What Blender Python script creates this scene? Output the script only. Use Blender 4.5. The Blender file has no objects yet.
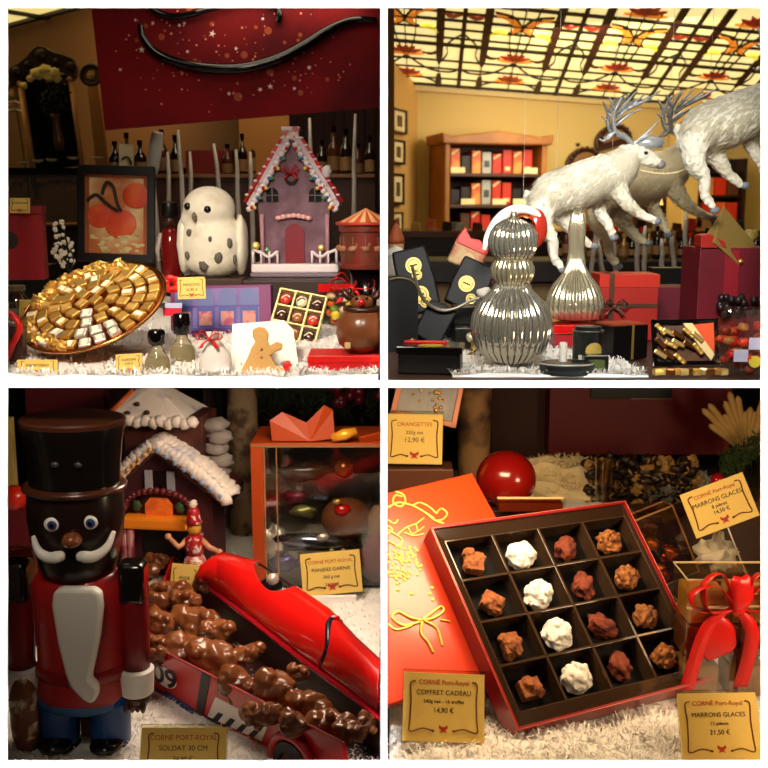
import bpy, bmesh, math, random
from mathutils import Vector, Matrix, noise
PI = math.pi
S = bpy.context.scene
COL = S.collection
rad = math.radians
# ------------------------------------------------------------------ camera
A = rad(10)
F = Vector((0, math.cos(A), -math.sin(A))); R = Vector((1, 0, 0)); U = Vector((0, math.sin(A), math.cos(A)))
O = Vector((0, 0, 1.2)); C = O - F
ZT, ZB, ZC = 1.2035, 0.78, 2.12        # display shelf, lower floor, ceiling
def ray(px, py): return F + R * ((px - 384) / 1000) - U * ((py - 384) / 1000)
def w(px, py, Y):
    r = ray(px, py); return C + r * ((Y - C.y) / r.y)
def hz(px, py, Z):
    r = ray(px, py); return C + r * ((Z - C.z) / r.z)
def sc(P): return (P - C).dot(F) / 1000
cam_d = bpy.data.cameras.new('camera'); cam = bpy.data.objects.new('camera', cam_d); COL.objects.link(cam)
cam.location = C; cam.rotation_euler = (rad(80), 0, 0)
cam_d.sensor_width = 36; cam_d.lens = 36 / 0.768; cam_d.clip_start = .05; cam_d.clip_end = 50
cam_d.dof.use_dof = True; cam_d.dof.focus_distance = 1.12; cam_d.dof.aperture_fstop = 15
S.camera = cam
# ------------------------------------------------------------------ materials
def lin(c):
    o = []
    for v in c:
        v = v / 255
        o.append(v / 12.92 if v <= .04045 else ((v + .055) / 1.055) ** 2.4)
    return (*o, 1)
MATS = {}
def m(name, c=(200, 200, 200), rough=.5, metal=0, trans=0, emit=0, bump=None, mix=None, coat=0, alpha=1, ior=1.45, spec=.5):
    if name in MATS: return MATS[name]
    M = bpy.data.materials.new(name); M.use_nodes = True; MATS[name] = M
    nt = M.node_tree; N = nt.nodes; L = nt.links; b = N['Principled BSDF']
    b.inputs['Base Color'].default_value = lin(c); b.inputs['Roughness'].default_value = rough
    b.inputs['Metallic'].default_value = metal; b.inputs['Transmission Weight'].default_value = trans
    b.inputs['Coat Weight'].default_value = coat; b.inputs['Alpha'].default_value = alpha; b.inputs['IOR'].default_value = ior
    b.inputs['Specular IOR Level'].default_value = spec
    b.inputs['Coat Roughness'].default_value = .08
    if emit:
        b.inputs['Emission Color'].default_value = lin(c); b.inputs['Emission Strength'].default_value = emit
    if bump or mix:
        tc = N.new('ShaderNodeTexCoord')
    if bump:
        n = N.new('ShaderNodeTexNoise'); n.inputs['Scale'].default_value = bump[0]; n.inputs['Detail'].default_value = 4
        L.new(tc.outputs['Object'], n.inputs['Vector'])
        bn = N.new('ShaderNodeBump'); bn.inputs['Strength'].default_value = bump[1]; bn.inputs['Distance'].default_value = .002
        L.new(n.outputs['Fac'], bn.inputs['Height']); L.new(bn.outputs['Normal'], b.inputs['Normal'])
    if mix:      # (colour2, scale, low, high)
        n = N.new('ShaderNodeTexNoise'); n.inputs['Scale'].default_value = mix[1]; n.inputs['Detail'].default_value = 5
        L.new(tc.outputs['Object'], n.inputs['Vector'])
        cr = N.new('ShaderNodeValToRGB'); cr.color_ramp.elements[0].position = mix[2]; cr.color_ramp.elements[1].position = mix[3]
        cr.color_ramp.elements[0].color = lin(c); cr.color_ramp.elements[1].color = lin(mix[0])
        L.new(n.outputs['Fac'], cr.inputs['Fac']); L.new(cr.outputs['Color'], b.inputs['Base Color'])
    return M
def film(name, c, clear=.85, rough=.08):
    if name in MATS: return MATS[name]
    M = bpy.data.materials.new(name); M.use_nodes = True; MATS[name] = M
    nt = M.node_tree; N = nt.nodes; L = nt.links; N.remove(N['Principled BSDF'])
    t = N.new('ShaderNodeBsdfTransparent'); t.inputs['Color'].default_value = lin(c)
    g = N.new('ShaderNodeBsdfGlossy'); g.inputs['Roughness'].default_value = rough; g.inputs['Color'].default_value = (1, 1, 1, 1)
    x = N.new('ShaderNodeMixShader'); x.inputs[0].default_value = 1 - clear
    L.new(t.outputs[0], x.inputs[1]); L.new(g.outputs[0], x.inputs[2]); L.new(x.outputs[0], N['Material Output'].inputs[0])
    return M
# ------------------------------------------------------------------ mesh builder, local units are set by the thing's own frame
class MB:
    def __init__(s): s.v = []; s.f = []
    def add(s, vs, fs):
        b = len(s.v); s.v += [Vector(v) for v in vs]; s.f += [tuple(b + i for i in f) for f in fs]; return s
    def box(s, x0, x1, y0, y1, z0, z1, M=None):
        vs = [Vector((x, y, z)) for z in (z0, z1) for y in (y0, y1) for x in (x0, x1)]
        if M: vs = [M @ v for v in vs]
        return s.add(vs, [(0, 2, 3, 1), (4, 5, 7, 6), (0, 1, 5, 4), (2, 6, 7, 3), (0, 4, 6, 2), (1, 3, 7, 5)])
    def lathe(s, prof, c=(0, 0, 0), n=28, sx=1, sy=1, rn=0, ra=0, M=None):
        vs = []; fs = []; k = len(prof)
        for j in range(n):
            a = 2 * PI * j / n; q = 1 + (ra * abs(math.sin(a * rn / 2)) if rn else 0)
            for r, z in prof:
                v = Vector((c[0] + sx * r * q * math.cos(a), c[1] + sy * r * q * math.sin(a), c[2] + z))
                vs.append(M @ v if M else v)
        for j in range(n):
            for i in range(k - 1):
                a, b = j * k + i, ((j + 1) % n) * k + i
                fs.append((a, b, b + 1, a + 1))
        if prof[0][0] > 1e-6: fs.append(tuple(j * k for j in reversed(range(n))))
        if prof[-1][0] > 1e-6: fs.append(tuple(j * k + k - 1 for j in range(n)))
        return s.add(vs, fs)
    def cyl(s, c, r, h, n=20, r2=None, M=None, sy=1): return s.lathe([(r, 0), (r if r2 is None else r2, h)], c, n, 1, sy, M=M)
    def tube(s, pts, r, n=8, closed=False):
        P = [Vector(p) for p in pts]; k = len(P); rs = r if isinstance(r, (list, tuple)) else [r] * k
        vs = []; fs = []; up = Vector((.13, .31, .94))
        for i, p in enumerate(P):
            d = (P[(i + 1) % k] - P[i - 1]) if closed else (P[min(i + 1, k - 1)] - P[max(i - 1, 0)])
            if d.length < 1e-9: d = Vector((0, 0, 1))
            d.normalize(); a = d.cross(up)
            if a.length < .05: a = d.cross(Vector((1, 0, 0)))
            a.normalize(); b = d.cross(a); up = b.cross(d) if False else up
            for j in range(n):
                t = 2 * PI * j / n; vs.append(p + (a * math.cos(t) + b * math.sin(t)) * rs[i])
        for i in range(k if closed else k - 1):
            for j in range(n):
                i2 = (i + 1) % k
                fs.append((i * n + j, i * n + (j + 1) % n, i2 * n + (j + 1) % n, i2 * n + j))
        if not closed: fs += [tuple(reversed(range(n))), tuple((k - 1) * n + j for j in range(n))]
        return s.add(vs, fs)
    def ball(s, c, rx, ry=None, rz=None, n=16, amp=0, fs=1, seed=0, M=None):
        ry = rx if ry is None else ry; rz = rx if rz is None else rz
        vs = []; fc = []; h = max(6, n // 2 + 1)
        for i in range(h + 1):
            t = PI * i / h
            for j in range(n):
                a = 2 * PI * j / n; d = Vector((math.sin(t) * math.cos(a), math.sin(t) * math.sin(a), math.cos(t)))
                q = 1 + (amp * noise.noise(d * fs + Vector((seed * 7.3, seed * 1.7, 0))) if amp else 0)
                v = Vector((c[0] + rx * d.x * q, c[1] + ry * d.y * q, c[2] + rz * d.z * q))
                if M: v = M @ v
                vs.append(v)
        for i in range(h):
            for j in range(n):
                fc.append((i * n + j, (i + 1) * n + j, (i + 1) * n + (j + 1) % n, i * n + (j + 1) % n))
        return s.add(vs, fc)
    def poly(s, pts, y0, y1, M=None):            # outline in the x-z plane, thickness along y
        k = len(pts)
        vs = [Vector((x, y0, z)) for x, z in pts] + [Vector((x, y1, z)) for x, z in pts]
        if M: vs = [M @ v for v in vs]
        return s.add(vs, [tuple(range(k)), tuple(reversed(range(k, 2 * k)))] + [(i, i + k, (i + 1) % k + k, (i + 1) % k) for i in range(k)])
    def grid(s, f, nu, nv):
        vs = [f(i / nu, j / nv) for j in range(nv + 1) for i in range(nu + 1)]
        return s.add(vs, [(j * (nu + 1) + i, j * (nu + 1) + i + 1, (j + 1) * (nu + 1) + i + 1, (j + 1) * (nu + 1) + i) for j in range(nv) for i in range(nu)])
def star(cx, cz, r, n=5, q=.42, a0=PI / 2): return [(cx + (r if i % 2 == 0 else r * q) * math.cos(a0 + PI * i / n), cz + (r if i % 2 == 0 else r * q) * math.sin(a0 + PI * i / n)) for i in range(2 * n)]
def disc(cx, cz, rx, rz=None, n=20): return [(cx + rx * math.cos(2 * PI * i / n), cz + (rz or rx) * math.sin(2 * PI * i / n)) for i in range(n)]
def rect(x0, x1, z0, z1): return [(x0, z0), (x1, z0), (x1, z1), (x0, z1)]
def spline(pts, n=8):
    P = [Vector(p) for p in pts]; o = []
    for i in range(len(P) - 1):
        a, b, c, d = P[max(i - 1, 0)], P[i], P[i + 1], P[min(i + 2, len(P) - 1)]
        for k in range(n):
            t = k / n; o.append(.5 * ((2 * b) + (c - a) * t + (2 * a - 5 * b + 4 * c - d) * t * t + (3 * b - a - 3 * c + d) * t ** 3))
    o.append(P[-1]); return o
def finish(o, mat, s=1, bev=0, smooth=False, sub=0, rem=0, sm=0):
    if mat: o.data.materials.append(mat)
    bm = bmesh.new(); bm.from_mesh(o.data)
    if not rem: bmesh.ops.remove_doubles(bm, verts=bm.verts, dist=1e-6)
    bmesh.ops.recalc_face_normals(bm, faces=bm.faces)
    bm.to_mesh(o.data); bm.free()
    if bev:
        b = o.modifiers.new('bevel', 'BEVEL'); b.width = bev * s; b.segments = 2; b.limit_method = 'ANGLE'
    if rem:
        r = o.modifiers.new('remesh', 'REMESH'); r.mode = 'VOXEL'; r.voxel_size = rem * s; r.use_smooth_shade = True
    if sm:
        r = o.modifiers.new('smooth', 'SMOOTH'); r.iterations = sm; r.factor = .5
    if sub:
        r = o.modifiers.new('subsurf', 'SUBSURF'); r.levels = sub; r.render_levels = sub
    if smooth:
        o.data.polygons.foreach_set('use_smooth', [True] * len(o.data.polygons))
        if smooth == 'a':
            o.data.set_sharp_from_angle(angle=rad(38))
    return o
SIDE = [0, 0]
def lim(me, P):
    """nothing reaches through the partition board or the white front: cut there and close the cut"""
    cuts = [(Vector((SIDE[0] * .0045, 0, 0)), Vector((-SIDE[0], 0, 0))), (O + F * .0095, -F)]
    for co, no in cuts:
        co = co - P
        if all((v.co - co).dot(no) <= 0 for v in me.vertices): continue
        bm = bmesh.new(); bm.from_mesh(me)
        r = bmesh.ops.bisect_plane(bm, geom=bm.verts[:] + bm.edges[:] + bm.faces[:], plane_co=co, plane_no=no, clear_outer=True)
        ed = [e for e in r['geom_cut'] if isinstance(e, bmesh.types.BMEdge)]
        if ed: bmesh.ops.holes_fill(bm, edges=ed)
        bm.to_mesh(me); bm.free()
def textmesh(name, cu, mat):
    tmp = bpy.data.objects.new(name, cu); COL.objects.link(tmp); dg = bpy.context.evaluated_depsgraph_get()
    me = bpy.data.meshes.new_from_object(tmp.evaluated_get(dg)); bpy.data.objects.remove(tmp)
    o = bpy.data.objects.new(name, me); COL.objects.link(o); me.materials.clear(); me.materials.append(mat); return o
class T:
    """one thing: its own frame at a spot of the scene (x right, y away, z up; one unit = s metres)"""
    def __init__(t, name, label, cat, P, yaw=0, tilt=0, roll=0, group=None, s=None, kind=None):
        t.P = Vector(P)
        if SIDE[0] and s is None: t.P.z = max(t.P.z, SIDE[1])
        t.s = s or sc(t.P); t.name = name; t.label = label; t.cat = cat; t.group = group; t.kind = kind
        t.R = (Matrix.Rotation(rad(yaw), 3, 'Z') @ Matrix.Rotation(rad(tilt), 3, 'X') @ Matrix.Rotation(rad(roll), 3, 'Y')) * t.s
        t.root = None
        if s is None and not tilt and kind is None:      # true upright height per photographed row
            d = t.P - C; px = 384 + 1000 * d.x / d.dot(F); py = 384 - 1000 * d.dot(U) / d.dot(F)
            k = (w(px, py - 60, t.P.y).z - t.P.z) / 60 / t.s
            t.R = t.R @ Matrix.Diagonal((1, 1, k))
    def tag(t, o):
        if t.label: o['label'] = t.label
        if t.cat: o['category'] = t.cat
        if t.group: o['group'] = t.group
        if t.kind: o['kind'] = t.kind
        t.root = o; return o
    def mk(t, name, mb):
        me = bpy.data.meshes.new(name); me.from_pydata([tuple(t.R @ v) for v in mb.v], [], mb.f); me.update()
        if SIDE[0]: lim(me, t.P)
        o = bpy.data.objects.new(name, me); COL.objects.link(o); return o
    def single(t, mb, mat, **k):
        o = t.mk(t.name, mb); o.location = t.P; t.tag(o); return finish(o, mat, t.s, **k)
    def part(t, name, mb, mat, parent=None, label=None, kind=None, **k):
        if t.root is None:
            e = bpy.data.objects.new(t.name, None); COL.objects.link(e); e.location = t.P; e.empty_display_size = .02; t.tag(e)
        o = t.mk(name, mb); o.parent = parent or t.root
        if label: o['label'] = label
        if kind: o['kind'] = kind
        return finish(o, mat, t.s, **k)
    def text(t, string, size, pos, mat, parent=None, align='CENTER', name='lettering', roll=0, ext=.15):
        cu = bpy.data.curves.new(name, 'FONT'); cu.body = string; cu.size = size * t.s; cu.align_x = align; cu.extrude = ext * t.s
        cu.space_line = .9
        o = textmesh(name, cu, mat)
        if t.root is None: t.part('panel', MB().box(0, .01, 0, .01, 0, .01), mat)
        o.parent = parent or t.root
        Rm = (t.R * (1 / t.s)).to_4x4() @ Matrix.Rotation(-rad(roll), 4, 'Y') @ Matrix.Rotation(PI / 2, 4, 'X')
        o.matrix_local = Matrix.Translation(t.R @ Vector(pos)) @ Rm
        return o
def struct(name, mb, mat, **k):
    t = T(name, None, None, (0, 0, 0), s=1, kind='structure'); return t.single(mb, mat, **k)
def wbox(a, b, **k):
    return MB().box(a[0], b[0], a[1], b[1], a[2], b[2])
# common materials
WHITE = m('white_lacquer', (246, 246, 246), .6)
SNOW = m('snow_fluff', (240, 236, 230), .9)
BLACK = m('black_satin', (10, 8, 8), .35)
BLACKG = m('black_gloss', (8, 6, 7), .12)
RED = m('red_gloss', (190, 14, 12), .22, coat=.5)
REDM = m('red_paper', (176, 22, 18), .5)
MAROON = m('maroon_card', (104, 10, 20), .55, mix=((84, 6, 16), 9, .3, .7))
GOLD = m('gold_foil', (242, 196, 104), .36, .85, bump=(260, .5))
GOLDP = m('gold_print', (238, 196, 110), .35, .6)
SILVER = m('silver_foil', (240, 236, 228), .36, .8, bump=(260, .5))
COPPER = m('copper', (176, 98, 40), .28, 1)
CHOC = m('milk_chocolate', (112, 62, 32), .3, coat=.25, bump=(90, .35))
DCHOC = m('dark_chocolate', (54, 27, 16), .28, coat=.3)
CREAM = m('cream_card', (232, 212, 150), .6)
TAG = m('tag_paper', (226, 190, 96), .6)
TAGINK = m('tag_ink', (96, 36, 22), .7)
INK = m('dark_ink', (40, 26, 18), .7)
REDINK = m('red_ink', (176, 50, 20), .7)
GLASS = film('clear_film', (246, 246, 240), .88)
WOOD = m('dark_wood', (52, 28, 14), .4, mix=((34, 17, 9), 8, .35, .65))
OAK = m('golden_wood', (176, 112, 40), .45, mix=((150, 90, 30), 6, .35, .65))
PORC = m('white_porcelain', (238, 236, 232), .25, coat=.4)
RIB = m('red_ribbon', (206, 24, 18), .38)
GREEN = m('dark_fir', (22, 40, 20), .7)
def bow(t, c, w_, h, mat, parent=None, name='bow', tails=True):
    mb = MB(); cx, cy, cz = c
    for sg in (-1, 1):
        for k, (q, zz) in enumerate(((1, .1), (.75, .55))):
            pts = spline([(cx, cy, cz), (cx + sg * w_ * .25 * q, cy - 2, cz + h * (.5 + zz * .6)), (cx + sg * w_ * .5 * q, cy - 1, cz + h * (.3 + zz * .5)), (cx + sg * w_ * .42 * q, cy - 3, cz - h * .05), (cx, cy - 2, cz)], 5)
            b = len(mb.v); n = len(pts); wd = h * .2
            vs = []
            for i, p in enumerate(pts):
                q2 = math.sin(PI * i / (n - 1)) * .8 + .25
                vs += [p + Vector((0, -wd * q2, wd * .25 * q2)), p + Vector((0, wd * q2, -wd * .25 * q2))]
            mb.add(vs, [(2 * i, 2 * i + 1, 2 * i + 3, 2 * i + 2) for i in range(n - 1)])
        if tails:
            pts = spline([(cx, cy, cz), (cx + sg * w_ * .2, cy - 2, cz - h * .35), (cx + sg * w_ * .32, cy - 3, cz - h * .8)], 5); n = len(pts); wd = w_ * .07
            mb.add([v for p in pts for v in (p + Vector((-wd, 0, -wd * .3)), p + Vector((wd, 0, wd * .3)))], [(2 * i, 2 * i + 1, 2 * i + 3, 2 * i + 2) for i in range(n - 1)])
    mb.ball((cx, cy - 2, cz), w_ * .08, w_ * .07, w_ * .08, 10)
    o = t.part(name, mb, mat, parent, smooth=True)
    md = o.modifiers.new('solid', 'SOLIDIFY'); md.thickness = .5 * t.s
    return o
def twig_bow(t, x, z, k, y=-1.2):
    """the little printed bow with a bear under the tag's text"""
    mb = MB()
    for sg in (-1, 1):
        mb.poly([(x, z), (x + sg * 4.5 * k, z + 3.2 * k), (x + sg * 5 * k, z + .3 * k), (x + sg * 3.5 * k, z - 1.5 * k)], y, y + .3)
        mb.poly([(x + sg * 1 * k, z - 1 * k), (x + sg * 4 * k, z - 5 * k), (x + sg * 1.5 * k, z - 4.5 * k)], y, y + .3)
    mb.poly(disc(x, z - 1.4 * k, 2.6 * k), y - .1, y + .2)
    t.part('printed_bow', mb, REDINK)
def price_tag(P, wd, hg, lines, label, roll=0, tilt=-12, yaw=0, name='price_tag', holder=True, k=1.0, s=None, group=None):
    t = T(name, label, 'price tag', P, yaw, tilt, roll, s=s, group=group)
    t.part('panel', MB().box(-wd / 2, wd / 2, -.8, .4, 0, hg), TAG, bev=.2)
    if holder:
        t.part('holder', MB().box(-wd / 2 - 1, wd / 2 + 1, .6, 1.4, -2, hg + 3).box(-wd / 2 - 1, wd / 2 + 1, -1.2, 1.4, hg + 2.2, hg + 3.4), film('acrylic', (240, 238, 226), .95))
    mb = MB(); h = hg
    for sg in (-1, 1):
        X = sg * wd / 2 * .82
        mb.tube(spline([(X - sg * 5 * k, -1.1, h * .88), (X, -1.1, h * .84), (X - sg * .8, -1.1, h * .6), (X, -1.1, h * .3), (X, -1.1, h * .14), (X - sg * wd * .16, -1.1, h * .19), (X - sg * wd * .3, -1.1, h * .15)], 4), .65 * k, 5)
        mb.ball((X - sg * wd * .28, -1.1, h * .16), 1.6 * k, .4, 1 * k, 8)
    t.part('printed_border', mb, TAGINK)
    twig_bow(t, 0, h * .2, k * .9)
    for string, size, zz, mat in lines: t.text(string, size, (0, -.95, zz), mat)
    return t
# ================================================================== THE SETTING
# white display front with four openings, leaning square to the view
def fr(x, y, d=0): return C + ray(x, y) * (1 + d)
def bar(name, x0, x1, y0, y1):
    vs = [O + R * ((x - 384) / 1000) - U * ((y - 384) / 1000) + F * d for d in (0, .008 if 300 < (x0 + x1) / 2 < 450 and 300 < (y0 + y1) / 2 < 450 else .0015) for x, y in ((x0, y0), (x1, y0), (x1, y1), (x0, y1))]
    return struct(name, MB().add(vs, [(0, 1, 2, 3), (7, 6, 5, 4), (0, 4, 5, 1), (1, 5, 6, 2), (2, 6, 7, 3), (3, 7, 4, 0)]), WHITE)
bar('trim_1', -60, 828, -60, 7.6); bar('trim_2', -60, 828, 760.4, 828)
bar('trim_3', -60, 7.6, 7.6, 760.4); bar('trim_4', 761, 828, 7.6, 760.4)
bar('trim_5', 380.3, 387.7, 7.6, 760.4); bar('trim_6', 7.6, 761, 380.3, 387.7)
WALLY = m('ochre_wall', (212, 182, 112), .8, mix=((204, 172, 100), 1.3, .3, .7))
WALLB = m('brown_wall', (96, 62, 28), .8)
DARK = m('dark_panel', (40, 20, 14), .7)
DARKR = m('dark_red_panel', (52, 16, 14), .7)
# the shelf that floors the upper openings and its board at the back
struct('trim_7', wbox((-2.2, .012, ZT - .0075), (2.6, 1.6, ZT - .0005)), m('shelf_board', (60, 36, 24), .5))
_pa, _pb = O - U * .43 + F * .0085, O + U * 1.3 + F * .0085
struct('partition_wall', MB().add([(sx, y, z) for sx in (-.0035, .0035) for y, z in ((_pa.y, _pa.z), (6.3, _pa.z), (6.3, _pb.z), (_pb.y, _pb.z))], [(0, 1, 2, 3), (7, 6, 5, 4), (0, 4, 5, 1), (1, 5, 6, 2), (2, 6, 7, 3), (3, 7, 4, 0)]), m('partition_dark', (40, 24, 16), .7))
struct('floor', wbox((-4.5, -.2, -.02), (6, 12, 0)), m('shop_floor', (70, 44, 26), .5))
# lower window box: floor and dark rear wall
struct('trim_8', wbox((-1.6, -.075, ZB - .03), (1.6, 1.75, ZB - .002)), DARK)
struct('wall_lower_left', wbox((-1.6, 1.72, ZB), (-.004, 1.74, ZT - .008)), m('lower_brown', (92, 58, 26), .8))
struct('wall_lower_right', wbox((.004, 1.72, ZB), (1.6, 1.74, ZT - .008)), m('lower_dark', (46, 28, 18), .8))
# ---- right-hand shop room: the glass roof slopes down towards the back wall
a0 = hz(388, 84, 2.12); _r = ray(762, 112); _pn = Vector((math.sin(rad(15)), -math.cos(rad(15)), 0))
b0 = C + _r * ((a0 - C).dot(_pn) / _r.dot(_pn)); ud3 = (b0 - a0).normalized(); ud = Vector((ud3.x, ud3.y, 0)).normalized(); vd = Vector((ud.y, -ud.x, 0))
vd3 = -(ray(425, 430)).normalized(); nn = ud3.cross(vd3).normalized(); nn = nn if nn.z < 0 else -nn
def wallquad(name, p, q, z0, z1, mat, th=.05):
    d = (q - p); d.z = 0; n = Vector((-d.y, d.x, 0)).normalized() * th
    vs = []
    for i_, z in enumerate((z0, z1)):
        for k in (p, q, q + n, p + n): vs.append((k.x, k.y, k.z + z1 - 9 if (i_ and z1 > 5) else z))
    return struct(name, MB().add(vs, [(0, 1, 2, 3), (4, 7, 6, 5), (0, 4, 5, 1), (1, 5, 6, 2), (2, 6, 7, 3), (3, 7, 4, 0)]), mat)
corner = a0 + ud3 * ((hz(415, 86, a0.z) - a0).dot(ud3))
far = a0 + ud3 * 4.2
wallquad('wall_back_right', corner, far, 0, 9.12, WALLY)
lend = Vector((.006, corner.y - .55, corner.z))
wallquad('wall_left_return', lend, corner, 0, 9.12, m('orange_wall', (204, 158, 84), .8))
wallquad('wall_side_right', far, far + vd * 6, 0, 2.6, WALLY)
struct('ceiling', wbox((.004, .1, ZC), (4.6, 2.6, ZC + .03)), m('soffit', (60, 40, 28), .8))
def cl(u, v, z=0): return a0 + ud3 * u + vd3 * v + nn * (-z)
def cuv(px, py):
    r = ray(px, py); q = C + r * ((a0 - C).dot(nn) / r.dot(nn)) - a0
    g = ud3.dot(vd3); a_, b_ = q.dot(ud3), q.dot(vd3); return (a_ - g * b_) / (1 - g * g), (b_ - g * a_) / (1 - g * g)
def vy(py): return cuv(460, py)[1]
PAN = m('lit_cream_glass', (240, 216, 142), .6, emit=1.15, mix=((232, 204, 120), 3, .3, .7))
tt = T('ceiling_glass', None, None, (0, 0, 0), s=1, kind='structure')
panel = MB(); vs = [cl(-.2, -.05), cl(4.4, -.05), cl(4.4, 3), cl(-.6, 3)]
panel.add([tuple(v - nn * (.004 + k)) for k in (0, .02) for v in vs], [(0, 1, 2, 3), (7, 6, 5, 4), (0, 4, 5, 1), (1, 5, 6, 2), (2, 6, 7, 3), (3, 7, 4, 0)])
tt.part('glass_panel', panel, PAN)
LEAD = m('black_leading', (14, 8, 5), .5); BRL = m('brown_leading', (56, 20, 12), .5)
def crib(mb, pts, wd, th=.01):         # flat bar lying under the glass
    P = [cl(*p[:2]) for p in pts]; n = len(P); wl = wd if isinstance(wd, list) else [wd] * n; v = []
    if len(wl) != n: wl = [wl[min(len(wl) - 1, int(i / (n - 1) * (len(wl) - 1)))] for i in range(n)]
    for i, p in enumerate(P):
        d = (P[min(i + 1, n - 1)] - P[max(i - 1, 0)]).normalized(); q = nn.cross(d) * wl[i] / 2
        for zz in (0, th): v += [p - q + nn * zz, p + q + nn * zz]
    f = [(0, 1, 3, 2)] + [(4 * (n - 1), 4 * (n - 1) + 2, 4 * (n - 1) + 3, 4 * (n - 1) + 1)]
    for i in range(n - 1):
        a, b = 4 * i, 4 * i + 4; f += [(a, b, b + 1, a + 1), (a + 2, a + 3, b + 3, b + 2), (a, a + 2, b + 2, b), (a + 1, b + 1, b + 3, a + 3)]
    mb.add([tuple(x) for x in v], f)
uB = cuv(458, 89)[0]; MO = cuv(554, 97)[0] - uB
lead = MB(); thin = MB(); brown = MB(); red = MB(); org = MB(); yel = MB()
sp = lambda pts, n=6: spline([(a, b, 0) for a, b in pts], n)
for k in range(-2, 7):
    u0 = uB + k * MO
    crib(lead, [(u0, 0), (u0, 3)], .024)
    for sg in (-1, 1):
        X = lambda q: u0 + sg * q * MO
        x = .2
        crib(brown, [(X(x), vy(88)), (X(x), vy(82)), (X(x), vy(75))], [.03, .04, .025])
        crib(thin, [(X(x), vy(76)), (X(x), vy(62))], .006)
        crib(brown, [(X(x), vy(64)), (X(x), vy(57)), (X(x), vy(30)), (X(x), vy(8)), (X(x), vy(-20))], [.015, .038, .045, .045, .045])
        crib(thin, sp([(X(.02), vy(34)), (X(.13), vy(44)), (X(.13), vy(54)), (X(x), vy(64))]), .006)
        crib(thin, sp([(X(.5), vy(60)), (X(.42), vy(40)), (X(.40), vy(15)), (X(.36), vy(-10))]), .006)
        crib(thin, sp([(X(.5), vy(58)), (X(.3), vy(70)), (X(.1), vy(72)), (X(0), vy(68))]), .006)
        crib(thin, sp([(X(.5), vy(75)), (X(.3), vy(80)), (X(x), vy(84))]), .006)
        crib(yel, sp([(X(x + .02), vy(33)), (X(.29), vy(28)), (X(.38), vy(29))]), [.008, .03, .035, .02, .008])
        crib(org, sp([(X(.42), vy(27)), (X(.46), vy(22)), (X(.38), vy(14)), (X(.26), vy(10))]), [.01, .03, .045, .035, .025, .02, .01])
        crib(thin, sp([(X(.36), vy(29)), (X(.49), vy(24)), (X(.42), vy(12)), (X(.25), vy(8))]), .01)
        crib(red, sp([(X(.2), vy(12)), (X(.1), vy(16)), (X(.02), vy(12))]), [.01, .03, .03, .01])
        crib(brown, sp([(X(.36), vy(54)), (X(.27), vy(55)), (X(.2), vy(51))]), [.005, .02, .02, .005])
    uf = u0 + .5 * MO
    crib(thin, [(uf, 0), (uf, 3)], .006)
    for py_, rr in ((56, .05), (77, .045), (-4, .06)):
        vv = vy(py_)
        for a in range(7):
            an = PI * (a / 6); crib(red if 0 < a < 6 else org, [(uf, vv), (uf + math.cos(an) * rr, vv + math.sin(an) * rr * 1.3), (uf + math.cos(an) * rr * 2.1, vv + math.sin(an) * rr * 2.2)], [.03, .04, .004])
for py_, wd, mm_ in ((86, .03, 1), (79, .008, 0), (69, .008, 0), (61, .01, 0), (45, .032, 1), (38, .01, 0), (29, .011, 0), (20, .02, 0), (12, .012, 0), (2, .03, 1)):
    crib(lead if mm_ else thin, [(-.5, vy(py_)), (4.4, vy(py_))], wd)
tt.part('leading_bars', lead, LEAD); tt.part('fine_leading', thin, LEAD); tt.part('brown_bars', brown, BRL)
tt.part('flower_pattern', red, m('ruby_glass', (150, 34, 16), .3, emit=.3)); tt.part('scroll_pattern', org, m('amber_glass', (236, 134, 40), .3, emit=.65))
tt.part('leaf_pattern', yel, m('yellow_glass', (240, 225, 70), .3, emit=.9))
# cornice line
cm = MB(); p, q = a0 + ud3 * .02, a0 + ud3 * 4.1
cm.add([tuple(x) for x in (p + Vector((0, 0, -.03)), q + Vector((0, 0, -.03)), q, p, p + vd * .04 + Vector((0, 0, -.03)), q + vd * .04 + Vector((0, 0, -.03)), q + vd * .04, p + vd * .04)], [(0, 1, 2, 3), (4, 7, 6, 5), (0, 4, 5, 1), (3, 2, 6, 7), (0, 3, 7, 4), (1, 5, 6, 2)])
struct('trim_9', cm, m('cornice_cream', (214, 184, 120), .6))
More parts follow.
